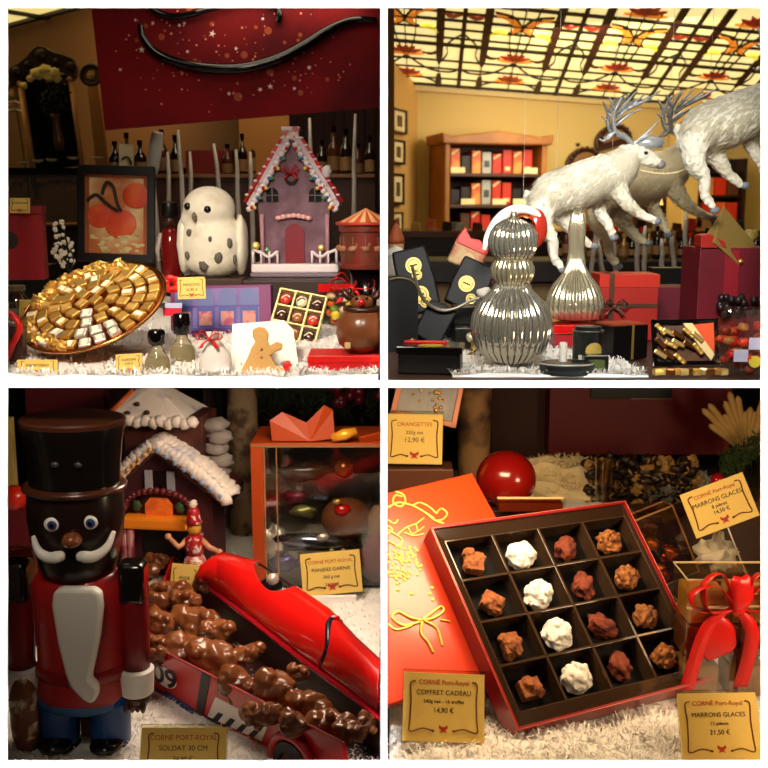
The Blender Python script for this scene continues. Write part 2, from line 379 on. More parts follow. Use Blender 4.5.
# ---- left-hand shop room (only glimpses)
p0 = hz(2, 29, ZC); p1 = hz(84, 7, ZC); dl = (p1 - p0).normalized(); p2 = p0 + dl * (-(p0.x + .006) / dl.x)
wallquad('wall_back_left', p0 - dl * 1.5, p2, 0, 2.6, WALLB)
nl = Vector((dl.y, -dl.x, 0))
gl = T('ceiling_glass_left', None, None, p0, s=1, kind='structure')
g = MB(); q0 = -dl * 1.5; q1 = dl * 1.6
g.add([tuple(v + Vector((0, 0, z))) for z in (0, .02) for v in (q0, q1, q1 + nl * 1.2, q0 + nl * 1.2)], [(0, 1, 2, 3), (7, 6, 5, 4), (0, 4, 5, 1), (1, 5, 6, 2), (2, 6, 7, 3), (3, 7, 4, 0)])
gl.part('glass_panel', g, m('lit_cream_glass_dim', (236, 210, 130), .6, emit=1.0))
g = MB()
def gb(a, b, wd):
    P0 = dl * a[0] + nl * a[1]; P1 = dl * b[0] + nl * b[1]; d = (P1 - P0).normalized(); q = Vector((-d.y, d.x, 0)) * wd / 2
    g.add([tuple(P0 - q + Vector((0, 0, z))) for z in (0, -.012)] + [tuple(P0 + q + Vector((0, 0, z))) for z in (0, -.012)] + [tuple(P1 - q + Vector((0, 0, z))) for z in (0, -.012)] + [tuple(P1 + q + Vector((0, 0, z))) for z in (0, -.012)], [(0, 1, 3, 2), (4, 6, 7, 5), (0, 4, 5, 1), (2, 3, 7, 6), (0, 2, 6, 4), (1, 5, 7, 3)])
for v in (.03, .3, .7): gb((-1.4, v), (1.6, v), .03)
for k in range(-4, 5): gb((k * .4, 0), (k * .4 + .1, 1.1), .03 if k % 2 else .012)
gl.part('leading_bars', g, LEAD)
struct('ceiling_left', wbox((-4.5, .1, ZC + .021), (-.004, 7, ZC + .05)), m('soffit', (60, 40, 28), .8))
SIDE_ = 0
# ------------------------------------------------------------------ snow
def snow(name, label, x0, x1, y0, y1, Z, amp, n, seed, holes=(), hb=0.009, lean=.0):
    random.seed(seed)
    def hgt(x, y): return Z + sum(h_ * math.exp(-((x - bx) ** 2 + (y - by) ** 2) / s_ ** 2) for bx, by, h_, s_ in holes) + amp * (.5 + noise.noise(Vector((x * 14, y * 14, seed))) * .8 + noise.noise(Vector((x * 45, y * 45, seed))) * .3)
    t = T(name, label, 'artificial snow', (0, 0, 0), s=1, kind='stuff')
    mb = MB(); yy = lambda b: y0 - .004 + (y1 - y0) * b * b
    mb.grid(lambda a, b: (x0 + (x1 - x0) * a, yy(b), hgt(x0 + (x1 - x0) * a, yy(b)) if b > 0 else Z - .002), 140, 100)
    for i in range(n):
        x = random.uniform(x0, x1); y = y0 + (y1 - y0) * random.random() ** 2.2
        z = hgt(x, y); a = random.uniform(0, 2 * PI); L = random.uniform(.5, 1.3) * hb; d = Vector((math.cos(a), math.sin(a), random.uniform(.2, 1.1))).normalized() * L
        s_ = Vector((-math.sin(a), math.cos(a), 0)) * .0009; p = Vector((x, y, z - .001))
        k = d * .55 + Vector((0, 0, L * .2))
        mb.add([p - s_, p + s_, p + k + s_ * .8, p + k - s_ * .8, p + d], [(0, 1, 2, 3), (3, 2, 4)])
    t.single(mb, SNOW); return hgt
random.seed(1)
hBL = snow('artificial_snow', 'white fluffy artificial snow under the nutcracker and red race car', -.72, -.006, -.06, 1.2, ZB, .012, 26000, 1)
hBR = snow('artificial_snow', 'cream lit fluffy artificial snow under the box of sixteen truffles', .006, .72, -.06, 1.2, ZB, .014, 30000, 2, hb=.013, holes=((.20, .0, .016, .05), (.28, .03, .014, .05)))
hTL = snow('artificial_snow', 'white artificial snow under the bowl of gold wrapped sweets', -.75, -.006, .0145, .9, ZT, .008, 12000, 3)
hTR = snow('artificial_snow', 'grey patches of artificial snow around the ribbed silver ornament', .07, .27, .026, .5, ZT, .004, 3000, 4)
# ================================================================== UPPER LEFT
SIDE[:] = [-1, ZT + .001]
def onshelf(px, py, Z=None):
    P = hz(px, py, ZT if Z is None else Z)
    if P.y < .036: P = w(px, py, .036); P.z = ZT + .001
    return P
def block(name, label, cat, px, py, Y, wd, hg, dp, mat, **k):       # box-shaped thing, local origin at bottom centre front
    t = T(name, label, cat, w(px, py, Y), **k); return t
# ---- red banner with sparkles and the black ribbon
P = w(235, 130, .80)
t = T('hanging_banner', 'large red sparkling banner board with black ribbon swirls above the owl and house', 'banner', P, s=sc(P))
BAN = m('banner_red', (112, 8, 14), .8, spec=.2, mix=((62, 4, 14), 4.5, .42, .62))
t.part('board', MB().poly([(-130, 0), (146, 22), (150, 330), (-152, 330)], 0, 4), BAN)
random.seed(5)
wh = MB(); og = MB(); dots = MB()
for i in range(120):
    x = random.gauss(10, 70); z = random.gauss(62, 32)
    if not (-125 < x < 140 and 6 + (x + 130) * .08 < z < 124): continue
    r = random.choice([.5, .6, .8, .8, 1.1]); dots.poly(disc(x, z, r, n=7), -.4, .2)
for x, z, r in ((-90, 77, 3.4), (-20, 92, 3.6), (-47, 102, 2), (-112, 58, 2), (-15, 62, 3), (75, 60, 2.6), (-45, 75, 2), (3, 78, 2.2), (-57, 62, 2), (-52, 100, 2), (30, 106, 2), (105, 102, 2.2), (60, 40, 2), (-5, 35, 2.2), (-128 + 50, 102, 2), (26, 39, 2.6), (36, 42, 3), (-95, 105, 1.6)):
    wh.poly(star(x, z, r, 5, .35, random.random()), -.7, .2)
for i in range(34):
    x = random.gauss(5, 62); z = random.gauss(66, 26)
    if -118 < x < 120 and 14 + (x + 130) * .08 < z < 120: og.poly(disc(x, z, random.uniform(.8, 2.4)), -.15, .2)
for x, z, r in ((-70, 89, 5), (-52, 62, 4.5), (11, 72, 5.5), (36, 56, 6), (35, 95, 6), (-42, 116, 5), (4, 32, 7), (60, 50, 4), (66, 36, 4.5)): og.poly(disc(x, z, r * .62), -.25, .2)
t.part('star_print', wh, m('star_white', (226, 200, 196), .5)); t.part('glint_print', og, m('glint_orange', (140, 52, 12), .7)); t.part('dot_print', dots, m('dot_pink', (206, 110, 90), .6))
rb = MB()
rb.tube(spline([(-89, -5, 100), (-88, -5, 90), (-78, -5, 76), (-62, -5, 67), (-35, -6, 60), (5, -8, 58), (40, -6, 66), (70, -5, 80), (95, -5, 95), (118, -4, 104), (142, -4, 104)], 6), [2.5 + 3 * math.sin(PI * i / 63) for i in range(64)], 8)
t.part('black_ribbon', rb, BLACKG, smooth=True)
rb = MB(); rb.tube(spline([(-82, -5, 124), (-76, -5, 114), (-62, -5, 108), (-45, -6, 108), (-20, -8, 114), (5, -6, 121), (30, -6, 121), (44, -5, 116), (47, -5, 108), (45, -4, 102)], 7), 3.3, 8)
t.part('black_ribbon', rb, BLACKG, smooth=True)
t.part('hanging_wire', MB().tube([(-140, 2, 325), (-140, 2, (ZC - P.z) / t.s)], .3, 5).tube([(140, 2, 325), (140, 2, (ZC - P.z) / t.s)], .3, 5), BLACK)
# ---- carved mirror, columns and shop counter in the far room
Y = 2.1; ROLL = -5
BRASS = m('old_brass', (150, 100, 56), .35, .6)
MIR = m('dim_mirror_glass', (40, 38, 34), .08, .9)
P = w(58, 168, Y); t = T('carved_mirror', 'tall dark carved wooden mirror with arched crest behind the flower bouquet', 'mirror', P, roll=ROLL)
t.part('glass', MB().box(-23, 24, 2, 4, 0, 92), MIR)
for x in (-25, 25): t.part('column', MB().tube([(x, -2, -30), (x, -2, 86)], 2.4, 10).ball((x, -2, 86), 3.4), m('pale_brass', (200, 136, 84), .4, .3), smooth=True)
cr = MB().poly([(-34, 84), (-36, 96), (-33, 102), (-24, 106), (-14, 112), (-8, 118), (-2, 121), (5, 119), (12, 114), (22, 110), (30, 106), (33, 98), (31, 88), (26, 84), (20, 92), (10, 98), (0, 100), (-12, 97), (-20, 92), (-26, 84)], -4, 5)
for x, z, r in ((0, 112, 6), (-26, 98, 5), (27, 98, 5), (-14, 104, 3.5), (14, 104, 3.5)): cr.ball((x, -4, z), r, 3, r, 10)
t.part('crest', cr, WOOD, bev=.8)
t = T('rose_bouquet', 'tall bouquet of pale yellow roses with dark foliage before the mirror', 'flowers', w(60, 150, 2.0), roll=ROLL)
t.part('vase', MB().lathe([(4, 0), (5, 8), (3.5, 20), (3, 32), (4.5, 36)]), m('brown_glaze', (96, 60, 34), .3), smooth=True)
random.seed(9); fo = MB()
for i in range(150):
    a = random.uniform(0, 2 * PI); r = random.uniform(2, 17); x = math.cos(a) * r; z = 54 + math.sin(a) * r * 1.35; y = random.uniform(-6, 6)
    d = Vector((random.uniform(-1, 1), random.uniform(-.6, .6), random.uniform(-1, 1))).normalized() * 4; n_ = Vector((-d.z, 0, d.x)) * .35; p = Vector((x, y, z))
    fo.add([p, p + d * .5 + n_, p + d, p + d * .5 - n_], [(0, 1, 2, 3)])
t.part('foliage', fo, m('dark_leaf', (26, 30, 16), .6), kind='stuff')
for x, z, r in ((-9, 76, 7), (-2, 79, 7), (6, 75, 7), (1, 72, 6), (-17, 72, 4), (-25, 66, 4), (9, 69, 4)):
    t.part('rose', MB().ball((x, -7, z), r, r * .6, r * .8, 12, .5, 2.2, x), m('rose_yellow', (255, 226, 128), .6, emit=0), smooth=True)
for px, py, r, lb in ((13, 93, 9, 'half hidden oval framed plate left of the carved mirror'), (91, 75, 10, 'small oval framed plate right of the carved mirror')):
    t = T('framed_plate', lb, 'wall plate', w(px, py, 2.25))
    t.part('frame', MB().tube([(math.cos(2 * PI * i / 24) * r, 0, math.sin(2 * PI * i / 24) * r) for i in range(24)], 2, 8, True), WOOD, smooth=True)
    t.part('plate', MB().poly(disc(0, 0, r), 1, 2.5), m('brown_plate', (104, 78, 44), .3))
    t.part('painted_relief', MB().ball((0, 0, 0), r * .45, 2, r * .45, 10, .6, 3, px), m('plate_relief', (176, 136, 84), .4))
    t.part('hanging_hook', MB().box(-.6, .6, 2, 12, r, r + 2), WOOD)
t = T('wall_panel_strip', 'narrow ochre wooden post between mirror and red banner', 'post', w(103, 160, 2.3), roll=-4)
t.single(MB().box(-8, 4, 0, 6, -60, 76).box(-10, 6, -2, 7, -60, -56), m('ochre_post', (150, 96, 36), .6), bev=.6)
# glass shelves left
t = T('glass_shelf_stand', 'glass shelf with white rim at the left edge, beside the mirror', 'shelf', w(12, 150, 2.2), roll=ROLL)
for z in (38, 46): t.part('glass_shelf', MB().box(-30, 14, -10, 6, z, z + 1.6), m('shelf_glass', (214, 214, 200), .1, 0), bev=.3)
t.part('post', MB().tube([(13, -6, -80), (13, -6, 60)], 1, 8).tube([(-20, -6, -80), (-20, -6, 60)], 1, 8), BRASS)
# counter in the far room
Yc = 1.95; zt = w(60, 168, Yc).z
t = T('shop_counter', 'dark wooden display counter under the carved mirror', 'counter', (w(60, 168, Yc).x, Yc, 0), s=1)
t.part('body', wbox((-1.0, .0, 0), (.42, .30, zt - .16)), WOOD)
t.part('glass_case', wbox((-1.0, .02, zt - .158), (.41, .28, zt - .02)), film('counter_glass', (200, 190, 160), .8))
t.part('top_rail', wbox((-1.02, -.02, zt - .02), (.43, .3, zt)), BLACKG)
t.part('brass_rail', MB().tube([(-1.0, -.03, zt - .16), (.42, -.03, zt - .16)], .006, 8), BRASS)
random.seed(12)
for k in range(16):
    px = 14 + k * 6.2; lb = 'foil wrapped sweet shining in the glass counter under the mirror'
    T('foil_sweet', lb, 'sweet', w(px, 184 + random.uniform(-3, 3), Yc + .08), group='foil sweets in the counter').single(MB().ball((0, 0, 0), random.uniform(2, 3.6), 2, 2.6, 10, .4, 2, k), [GOLD, COPPER, SILVER][k % 3], smooth=True)
for k in range(5):
    T('glass_dish', 'small pale dish on the counter top below the mirror', 'dish', w([24, 38, 52, 73, 98][k], 166 - [0, 2, 3, 5, 5][k] - 1, 1.99), group='dishes on the counter top').single(MB().lathe([(2, 0), (5, 1.5), (6, 3), (5.4, 3.2), (1.5, 1.6)], sy=.6), m('dish', (200, 186, 150), .2), smooth=True)
# white menu card with ribbon, paper roll
t = T('menu_card', 'tall white card with dark ribbon standing on the black frame', 'card', w(126, 178, 1.14), roll=3)
t.part('card', MB().box(-7, 7, 0, 1, 0, 34), m('card_white', (196, 180, 146), .6))
t.part('ribbon', MB().tube(spline([(-4, -1, 18), (-1, -1, 21), (3, -1, 20), (6, -1, 14)], 6), .9, 6), BLACK)
t = T('rolled_napkin', 'grey white paper roll beside the menu card under the banner', 'paper roll', w(152, 175, .9), roll=10)
t.single(MB().lathe([(5, 0), (6, 8), (6.5, 34), (5.5, 42), (5, 44), (3, 42)], sy=.8), m('paper_grey', (168, 168, 160), .6), smooth=True)
# ochre cardboard and rear shelving behind the house
zz = w(200, 175, 1.15).z
t = T('rear_ledge', 'brown wooden ledge running behind owl and gingerbread house', 'shelf', w(240, 178, 1.12))
t.part('top_board', MB().box(-130, 135, -4, 90, 0, 4), m('ledge_wood', (120, 82, 40), .5, mix=((96, 60, 28), 12, .3, .7)), bev=.5)
t.part('front_board', MB().box(-130, 135, 0, 86, (ZT + .002 - t.P.z) / t.R[2][2], 0), m('ledge_dark', (60, 34, 22), .6))
T('cardboard_panel', 'plain ochre cardboard panel upright between owl and house under the banner', 'cardboard', w(266, 176, 1.2)).single(MB().box(-26, 24, 0, 2, 0, 62), m('cardboard', (168, 112, 46), .7), bev=.4)
T('red_carton', 'dim red carton behind the owl on the ledge', 'box', w(208, 174, 1.24)).single(MB().box(-22, 24, 0, 18, 0, 24), m('carton_red', (120, 22, 22), .6), bev=.5)
BOT = m('dark_bottle', (20, 12, 10), .15, coat=.5); WAX = m('white_frost', (190, 182, 172), .55, bump=(160, .6))
BROWNB = m('brown_bottle', (74, 38, 18), .2)
def bottle(px, py, Y, hgt, r, label, mat=None, roll=0, cap=None, group=None):
    t = T('bottle', label, 'bottle', w(px, py, Y), roll=roll, group=group)
    t.part('body', MB().lathe([(r * .9, 0), (r, 1), (r, hgt * .55), (r * .8, hgt * .62), (r * .36, hgt * .72), (r * .34, hgt * .9)], n=18), mat or BOT, smooth=True)
    t.part('cap', MB().cyl((0, 0, hgt * .88), r * .42, hgt * .12, 14), cap or BLACKG, smooth='a')
    t.part('paper_label', MB().lathe([(r * 1.03, hgt * .15), (r * 1.03, hgt * .42)], n=18), m('bottle_label', (128, 96, 60), .6))
    return t
random.seed(21)
xs = [116 + 0, 128, 141, 163, 176, 228, 243, 254, 322, 334, 346, 358, 370]
for k, x in enumerate(xs):
    bottle(x, 178, 1.16 + .05 * (k % 2), random.uniform(34, 52), random.uniform(5, 6.5), 'dark bottle in the dim row under the banner, %s' % ('left of the owl' if x < 180 else 'between owl and gingerbread house' if x < 260 else 'right of the gingerbread house'), [BOT, BROWNB][k % 2], group='dark bottles %s' % ('left of the owl' if x < 180 else 'between owl and house' if x < 260 else 'right of the house'))
def stick(px, py, px2, py2, Y, r, label, group):
    P = w(px, py, Y); P.z = min(P.z, ZT + .004 if px < 384 or Y < 1.25 else zl); Q = w(px2, py2, Y); t = T('frosted_stick', label, 'frosted stick', P, group=group)
    d = (Q - P) / t.s; pts = [d * k / 7 + Vector((math.sin(k * 2.1 + px) * .5, 0, 0)) for k in range(8)]
    t.single(MB().tube(pts, [r, r * 1.1, r * .9, r * 1.05, r, r * .9, r * .85, r * .5], 8), WAX, smooth=True)
for a in ((158, 240, 152, 145, 1), (186, 215, 178, 128, 1), (190, 200, 190, 150, 1.1), (228, 196, 214, 142, 1.05), (240, 205, 236, 148, 1), (252, 180, 250, 150, 1.1), (311, 172, 310, 116, 1.1), (352, 160, 355, 112, 1.0), (166, 190, 168, 150, 1.12)):
    stick(*a[:4], a[4] * .9, 2.4, 'white frosted stick among bottles behind the %s' % ('owl' if a[0] < 260 else 'gingerbread house'), 'frosted sticks behind the %s' % ('owl' if a[0] < 260 else 'gingerbread house'))
T('rear_drape', 'dark brown drape behind the gingerbread house at the right', 'drape', w(345, 300, 1.42)).single(MB().grid(lambda a, b: (-60 + 96 * a, 2 * math.sin(a * 60), b * 190), 60, 2), m('drape', (44, 22, 14), .9), smooth=True)
# ---- framed fruit picture
P = w(116, 262, .62); t = T('picture_frame', 'black framed picture of orange fruit and vanilla pods behind the gold sweets', 'picture', P, roll=1.5, tilt=-5)
fm = MB()
for q in ((-38, 38, 0, 8), (-38, 38, 86, 95), (-38, -31, 8, 86), (31, 38, 8, 86)): fm.box(q[0], q[1], -2, 3, q[2], q[3])
t.part('frame', fm, BLACK, bev=.6)
t.part('print', MB().box(-31, 31, 1, 2, 8, 86), m('print_orange', (176, 96, 40), .5, mix=((214, 190, 140), 16, .4, .62)))
t.part('printed_border', MB().box(-31, 31, .4, 1.2, 83, 86).box(-31, -27, .4, 1.2, 8, 86).box(27, 31, .4, 1.2, 8, 86), m('print_rim', (146, 70, 26), .5))
ORF = m('fruit_orange', (196, 58, 16), .45, mix=((226, 112, 50), 20, .45, .75))
for x, z, r in ((20, 66, 14), (-17, 45, 13), (4, 38, 16)): t.part('printed_fruit', MB().ball((x, .8, z), r, .9, r * .92, 20), ORF, smooth=True)
vp = MB()
vp.tube(spline([(-29, -.4, 60), (-20, -.4, 66), (-10, -.4, 58), (2, -.4, 50)], 6), 1.7, 6).tube(spline([(-14, -.4, 66), (-10, -.4, 78), (-3, -.4, 74), (1, -.4, 58), (5, -.4, 50)], 6), 1.7, 6)
t.part('printed_vanilla_pods', vp, m('pod', (40, 22, 14), .6))
wm = MB(); random.seed(3)
for i in range(26): wm.poly(disc(random.uniform(-26, 27), random.uniform(10, 27), random.uniform(1.5, 4.5), random.uniform(1, 2.4), 9), .3, .9)
t.part('printed_foliage', wm, m('print_leaf', (206, 190, 130), .6), kind='stuff')
# ---- red box with tag, left
t = T('gift_box', 'plain dark red gift box at the left edge under a small tag', 'gift box', w(26, 276, .45), yaw=12)
t.part('box_body', MB().box(-36, 18, 0, 34, -4, 62), m('box_crimson', (150, 14, 24), .4), bev=.5)
t.part('lid', MB().box(-37, 19, -1, 35, 62, 70), m('box_crimson_lid', (128, 12, 22), .4), bev=.5)
t.part('emblem', MB().poly(disc(-14, 36, 9, 9), -.5, .4), INK)
T('glass_dish_stand', 'dark riser under the red gift box at the left edge', 'riser', onshelf(26, 305)).single(MB().box(-40, 22, 0, 40, 0, (w(26, 279, .45).z - ZT) / sc(onshelf(26, 305))), BLACK)
price_tag(w(20, 213, .44), 20, 15, [('CHOCOLATS', 2.8, 9, INK)], 'small cream tag standing on the red gift box, upper left', k=.45, holder=False, s=sc(w(20, 213, .44)))
# black and white frosted branch
t = T('frosted_branch', 'black branch with white frost between red box and picture frame', 'branch', w(70, 272, .5))
random.seed(4); br = MB(); ft = MB()
for i in range(9):
    a = Vector((0, 0, 0)); b = Vector((random.uniform(-16, 8), random.uniform(-6, 6), random.uniform(14, 50))); br.tube([a, a.lerp(b, .5) + Vector((2, 0, 0)), b], [1.6, 1.2, .6], 6)
    for q in (.4, .6, .75, .9, 1): ft.ball(a.lerp(b, q) + Vector((random.uniform(-2, 2), -1, 0)), random.uniform(1.4, 2.8), n=8, amp=.5, fs=2, seed=i)
t.part('twigs', br, BLACK); t.part('frost', ft, m('frost', (214, 204, 184), .8), kind='stuff')
# ---- copper bowl of foil sweets
P = w(97, 353, .15)
tl = Matrix.Rotation(rad(-12), 4, 'Y') @ Matrix.Rotation(rad(30), 4, 'X')
t = T('copper_bowl', 'round copper bowl tilted forward and filled with gold wrapped sweets', 'bowl', P)
cz = 44
def bt(v): return Vector((0, 0, cz)) + (tl @ Vector(v))
prof = [(0, -22), (36, -20), (58, -8), (71, 3), (74, 4), (73, 6), (69, 5), (56, -2), (30, -8), (0, -9)]
TM = Matrix.Translation((0, 0, cz)) @ tl
t.part('bowl_body', MB().lathe(prof, n=56, M=TM), COPPER, smooth=True)
t.part('bowl_rim', MB().tube([TM @ Vector((73.5 * math.cos(2 * PI * i / 60), 73.5 * math.sin(2 * PI * i / 60), 5)) for i in range(60)], 1.5, 8, True), m('rim_copper', (206, 142, 80), .25, 1), smooth=True)
random.seed(31); gs = MB()
ws = MB()
for i in range(34):       # crinkled gold tissue at the back and rim
    a = rad(60 + i * 4.2) if i < 26 else rad(-170 + (i - 26) * 9); r = random.uniform(58, 68)
    ws.ball(TM @ Vector((r * math.cos(a), r * math.sin(a), 8)), 6, 5, 5, 8, 1.0, 1.6, i)
t.part('gold_tissue', ws, GOLD, kind='stuff')
Rt = tl.to_3x3()
kk = 0
for ring, (r, n) in enumerate(((63, 27), (50, 22), (37, 16), (24, 10), (10, 4))):
    for i in range(n):
        a = 2 * PI * i / n + ring * .2 - PI / 2
        hN = 3 + (62 - r) * .16 + random.uniform(-1, 1)
        c = TM @ Vector((r * math.cos(a), r * math.sin(a), hN + 3)); c = P + c * sc(P)
        silver = (-100 < math.degrees(a) % 360 - 360 < -70 or (ring == 0 and i in (0, 24, 23, 2))) or (ring == 1 and i in (19, 1))
        q = T('wrapped_sweet', ('bright silver square sweet at the front of the copper bowl' if silver else 'gold foil wrapped square sweet in ring %s of the copper bowl' % ['one, along the rim', 'two from the rim', 'three from the rim', 'four, near the centre', 'five, at the very top'][ring]), 'wrapped sweet', c, group='silver sweets in the bowl' if silver else 'gold sweets in the bowl, ring %d' % (ring + 1), s=sc(P))
        q.R = (Rt @ (Matrix.Rotation(a + PI / 2, 3, 'Z') @ Matrix.Rotation(rad(random.uniform(-7, 7)), 3, 'X') @ Matrix.Rotation(rad(random.uniform(-7, 7)), 3, 'Y'))) * q.s
        sz = random.uniform(5.5, 6.1)
        q.part('sweet', MB().box(-sz, sz, -sz, sz, -2.5, 2.4), SILVER if silver else GOLD, bev=1.3)
        if silver or kk % 2 == 0: q.part('paper_label', MB().box(-sz * .5, sz * .5, -sz * .75, sz * .75, 2.3, 2.7), m('sweet_label', (246, 232, 200), .35) if silver or kk % 3 else m('sweet_label_gold', (240, 196, 110), .3, .5))
        kk += 1
# items around the bowl
t = T('jam_jar', 'small glass jar at the left edge beside the copper bowl', 'jar', onshelf(18, 322)); t.part('glass', MB().lathe([(9, 0), (11, 3), (11, 24), (8, 28), (8, 32)], n=20), film('jar_film', (200, 190, 170), .8), smooth=True)
t.part('lid', MB().cyl((0, 0, 31), 9, 5, 20), m('jar_lid', (150, 140, 120), .3, .5)); t.part('contents', MB().lathe([(9, 1), (10, 4), (10, 18)], n=16), m('jar_fill', (110, 84, 60), .5))
price_tag(onshelf(28, 330) + Vector((0, 0, .012)), 16, 22, [('SABLES', 2.6, 12, INK)], 'cream tag leaning between jar and copper bowl', k=.4, holder=False)
t = T('gift_bag', 'dark gift bag with long red ribbon at the lower left edge', 'gift bag', onshelf(16, 368)); t.part('bag', MB().poly([(-14, 0), (9, 0), (12, 40), (-14, 46)], -8, 6), m('bag_dark', (60, 34, 26), .4), bev=1)
t.part('ribbon', MB().tube(spline([(-6, -9, 6), (2, -10, 24), (10, -10, 40), (4, -9, 52), (-8, -9, 56)], 5), [1.8, 2.5, 3.4] + [3.6] * 15 + [2.5, 2, 1.5], 6), RIB, smooth=True)
price_tag(onshelf(130, 377), 26, 20, [('OURSONS', 3.2, 13, INK), ('9,50 €', 3.2, 9, INK)], 'small cream price tag at the foot of the copper bowl', k=.5, roll=-4)
price_tag(onshelf(38, 379), 40, 14, [('ASSORTIMENT', 3.6, 7, INK)], 'wide low cream tag in the snow, lower left corner', k=.5, holder=False)
for px, py, h_, lb in ((158, 376, 44, 'small clear bottle with black cap, nearer the bowl'), (183, 364, 50, 'small clear bottle with black cap, nearer the purple box')):
    t = T('liqueur_bottle', lb, 'bottle', onshelf(px, py))
    t.part('glass', MB().lathe([(11, 0), (12.5, 2), (12.5, 13), (9, 20), (6, 25), (5.5, 30)], n=24), m('bottle_clear', (236, 226, 190), .08, trans=.85, ior=1.3), smooth=True)
    t.part('liquid', MB().lathe([(10.5, 1.5), (11.3, 3), (11.3, 12), (8, 16)], n=20), m('pale_liqueur', (206, 190, 130), .3), smooth=True)
    t.part('cap', MB().lathe([(6.5, 29), (8.5, 30), (8.8, 40), (8, h_ - 1), (7, h_)], n=20), BLACKG, smooth=True)
# ---- owl
zo = (w(212, 277, .47))
T('display_riser', 'dark riser block under the white owl', 'riser', Vector((zo.x, .44, ZT + .003)), s=.001).single(MB().box(-48, 48, 0, 90, 0, (zo.z - ZT) * 1000 - 3.5), m('riser', (60, 36, 26), .6), bev=2)
t = T('owl_figurine', 'white snowy owl figurine with grey speckles standing beside gingerbread house', 'owl figurine', zo + Vector((0, .012, 0)))
OWL = m('owl_white', (238, 232, 214), .7, bump=(120, .8), mix=((206, 194, 160), 30, .52, .75))
body = MB().ball((0, 0, 33), 32, 25, 35, 32).ball((0, 0, 18), 29, 24, 20, 24).ball((-2, -1, 68), 26, 23, 22, 32).ball((-21, -4, 58), 9, 10, 11, 14)
t.part('body', body, OWL, rem=2.2, sm=6)
sp = MB()
for x, z, rx, rz, an in ((-19, 44, 3, 4, 0), (9, 20, 4, 5.5, .3), (-5, 13, 5.5, 6, 0), (20, 34, 3, 5, .4), (-22, 22, 2.5, 4, 0), (24, 18, 2, 5, .2), (2, 38, 2, 3, 0)):
    yy = -25 * math.sqrt(max(.08, 1 - (x / 34) ** 2 - ((z - 31) / 40) ** 2)); sp.ball((x, yy + .6, z), rx, 2, rz, 12, .3, 2, x)
t.part('grey_speckles', sp, m('owl_grey', (96, 90, 78), .7), smooth=True)
for x, z, yy in ((0, 67, -23.0), (-20, 70, -17.5)):
    t.part('eye', MB().ball((x, yy, z), 3.6, 2.4, 3.6, 14), BLACKG, smooth=True)
t.part('beak', MB().ball((-13, -23, 60), 2.5, 4, 4.5, 10), m('beak', (120, 104, 80), .5), smooth=True)
for sg in (-1, 1): t.part('wing', MB().ball((sg * 28, 3, 32), 7, 17, 30, 18, .15, 3, sg), OWL, smooth=True)
# ---- ceramic gingerbread house
zh = w(295, 277, .50)
T('display_riser', 'dark plinth under the pink gingerbread house', 'riser', Vector((zh.x, .44, ZT + .003)), s=.001).single(MB().box(-70, 78, 0, 130, 0, (zh.z - ZT) * 1000 - 3.5), m('riser_dark', (40, 22, 18), .5), bev=2)
t = T('gingerbread_house', 'tall pink ceramic gingerbread house with steep candy roof and maroon door', 'gingerbread house', zh + Vector((0, .02, 0)))
PINK = m('house_pink', (122, 86, 102), .45, mix=((96, 56, 74), 40, .4, .6)); ICE = m('icing', (232, 220, 222), .4, coat=.3)
t.part('base_plate', MB().box(-44, 44, -16, 34, 0, 4), m('plinth_grey', (120, 104, 116), .5), bev=1)
t.part('snowy_plinth', MB().box(-43, 43, -15, 34, 4, 13), ICE, bev=2)
t.part('walls', MB().poly([(-34, 12), (34, 12), (34, 72), (2, 134), (-6, 134), (-36, 72)], -3, 30), PINK)
for sg in (-1, 1):
    xa, xb = (-4, 128), (sg * 43 - 1, 70)
    slab = [(-2 + sg * 1, 136), (-2 + sg * 8, 136), (sg * 46 - 1, 72), (sg * 41 - 1, 66)]
    t.part('roof_slab', MB().poly(slab, -7, 34), m('roof_ice', (206, 186, 196), .4, mix=((150, 60, 70), 50, .55, .62)), bev=.5)
    ic = MB(); cn = {k: MB() for k in 'rgby'}
    for i in range(15):
        q = i / 14; x = -2 + sg * 4 + (sg * 41 - sg * 3) * q; z = 130 - 62 * q
        ic.ball((x, -8, z - 1), 3.4, 2.4, 3, 8, .4, 2, i)
    for i in range(13):
        q = (i + .5) / 13; x = -2 + sg * 3 + (sg * 38) * q; z = 128 - 62 * q
        cn['rgby'[i % 4]].ball((x, -10, z - (i % 2) * 5), 2.0, 1.6, 2.0, 8)
    t.part('icing_edge', ic, ICE, smooth=True)
    for k, cc in zip('rgby', ((200, 30, 40), (70, 130, 70), (80, 110, 190), (228, 196, 80))): t.part('candy_pattern', cn[k], m('candy_' + k, cc, .3, coat=.4), smooth=True)
    st = MB().tube([(-2 + sg * 9, -4, 136), (sg * 48 - 1, -4, 74)], 2.1, 8); t.part('candy_cane_edge', st, m('cane_red', (196, 44, 44), .35), smooth=True)
    st = MB()
    for i in range(9):
        q = i / 9; st.ball((-2 + sg * 9 + (sg * 39 - sg * -1) * q, -4.4, 136 - 62 * q), 2.5, 2.3, 1.5, 8)
    t.part('candy_cane_stripes', st, ICE)
t.part('chimney', MB().box(-11, 5, -4, 12, 134, 144).box(-12, 6, -5, 13, 143, 147), m('chimney_pink', (200, 110, 112), .4, mix=((236, 220, 214), 90, .45, .55)), bev=.6)
t.part('door', MB().poly([(-10, 13)] + [(9, 13)] + [(9 - 19 * k / 8, 46 + 7 * math.sin(PI * k / 8)) for k in range(9)], -5, -2), m('door_maroon', (120, 12, 34), .4), bev=.3)
aw = MB()
for i in range(7): aw.ball((-16 + i * 5, -7, 58 + 2.4 * math.sin(PI * i / 6)), 3.2, 3, 2.6, 10)
t.part('door_icing', aw, m('icing_pink', (232, 176, 172), .4), smooth=True)
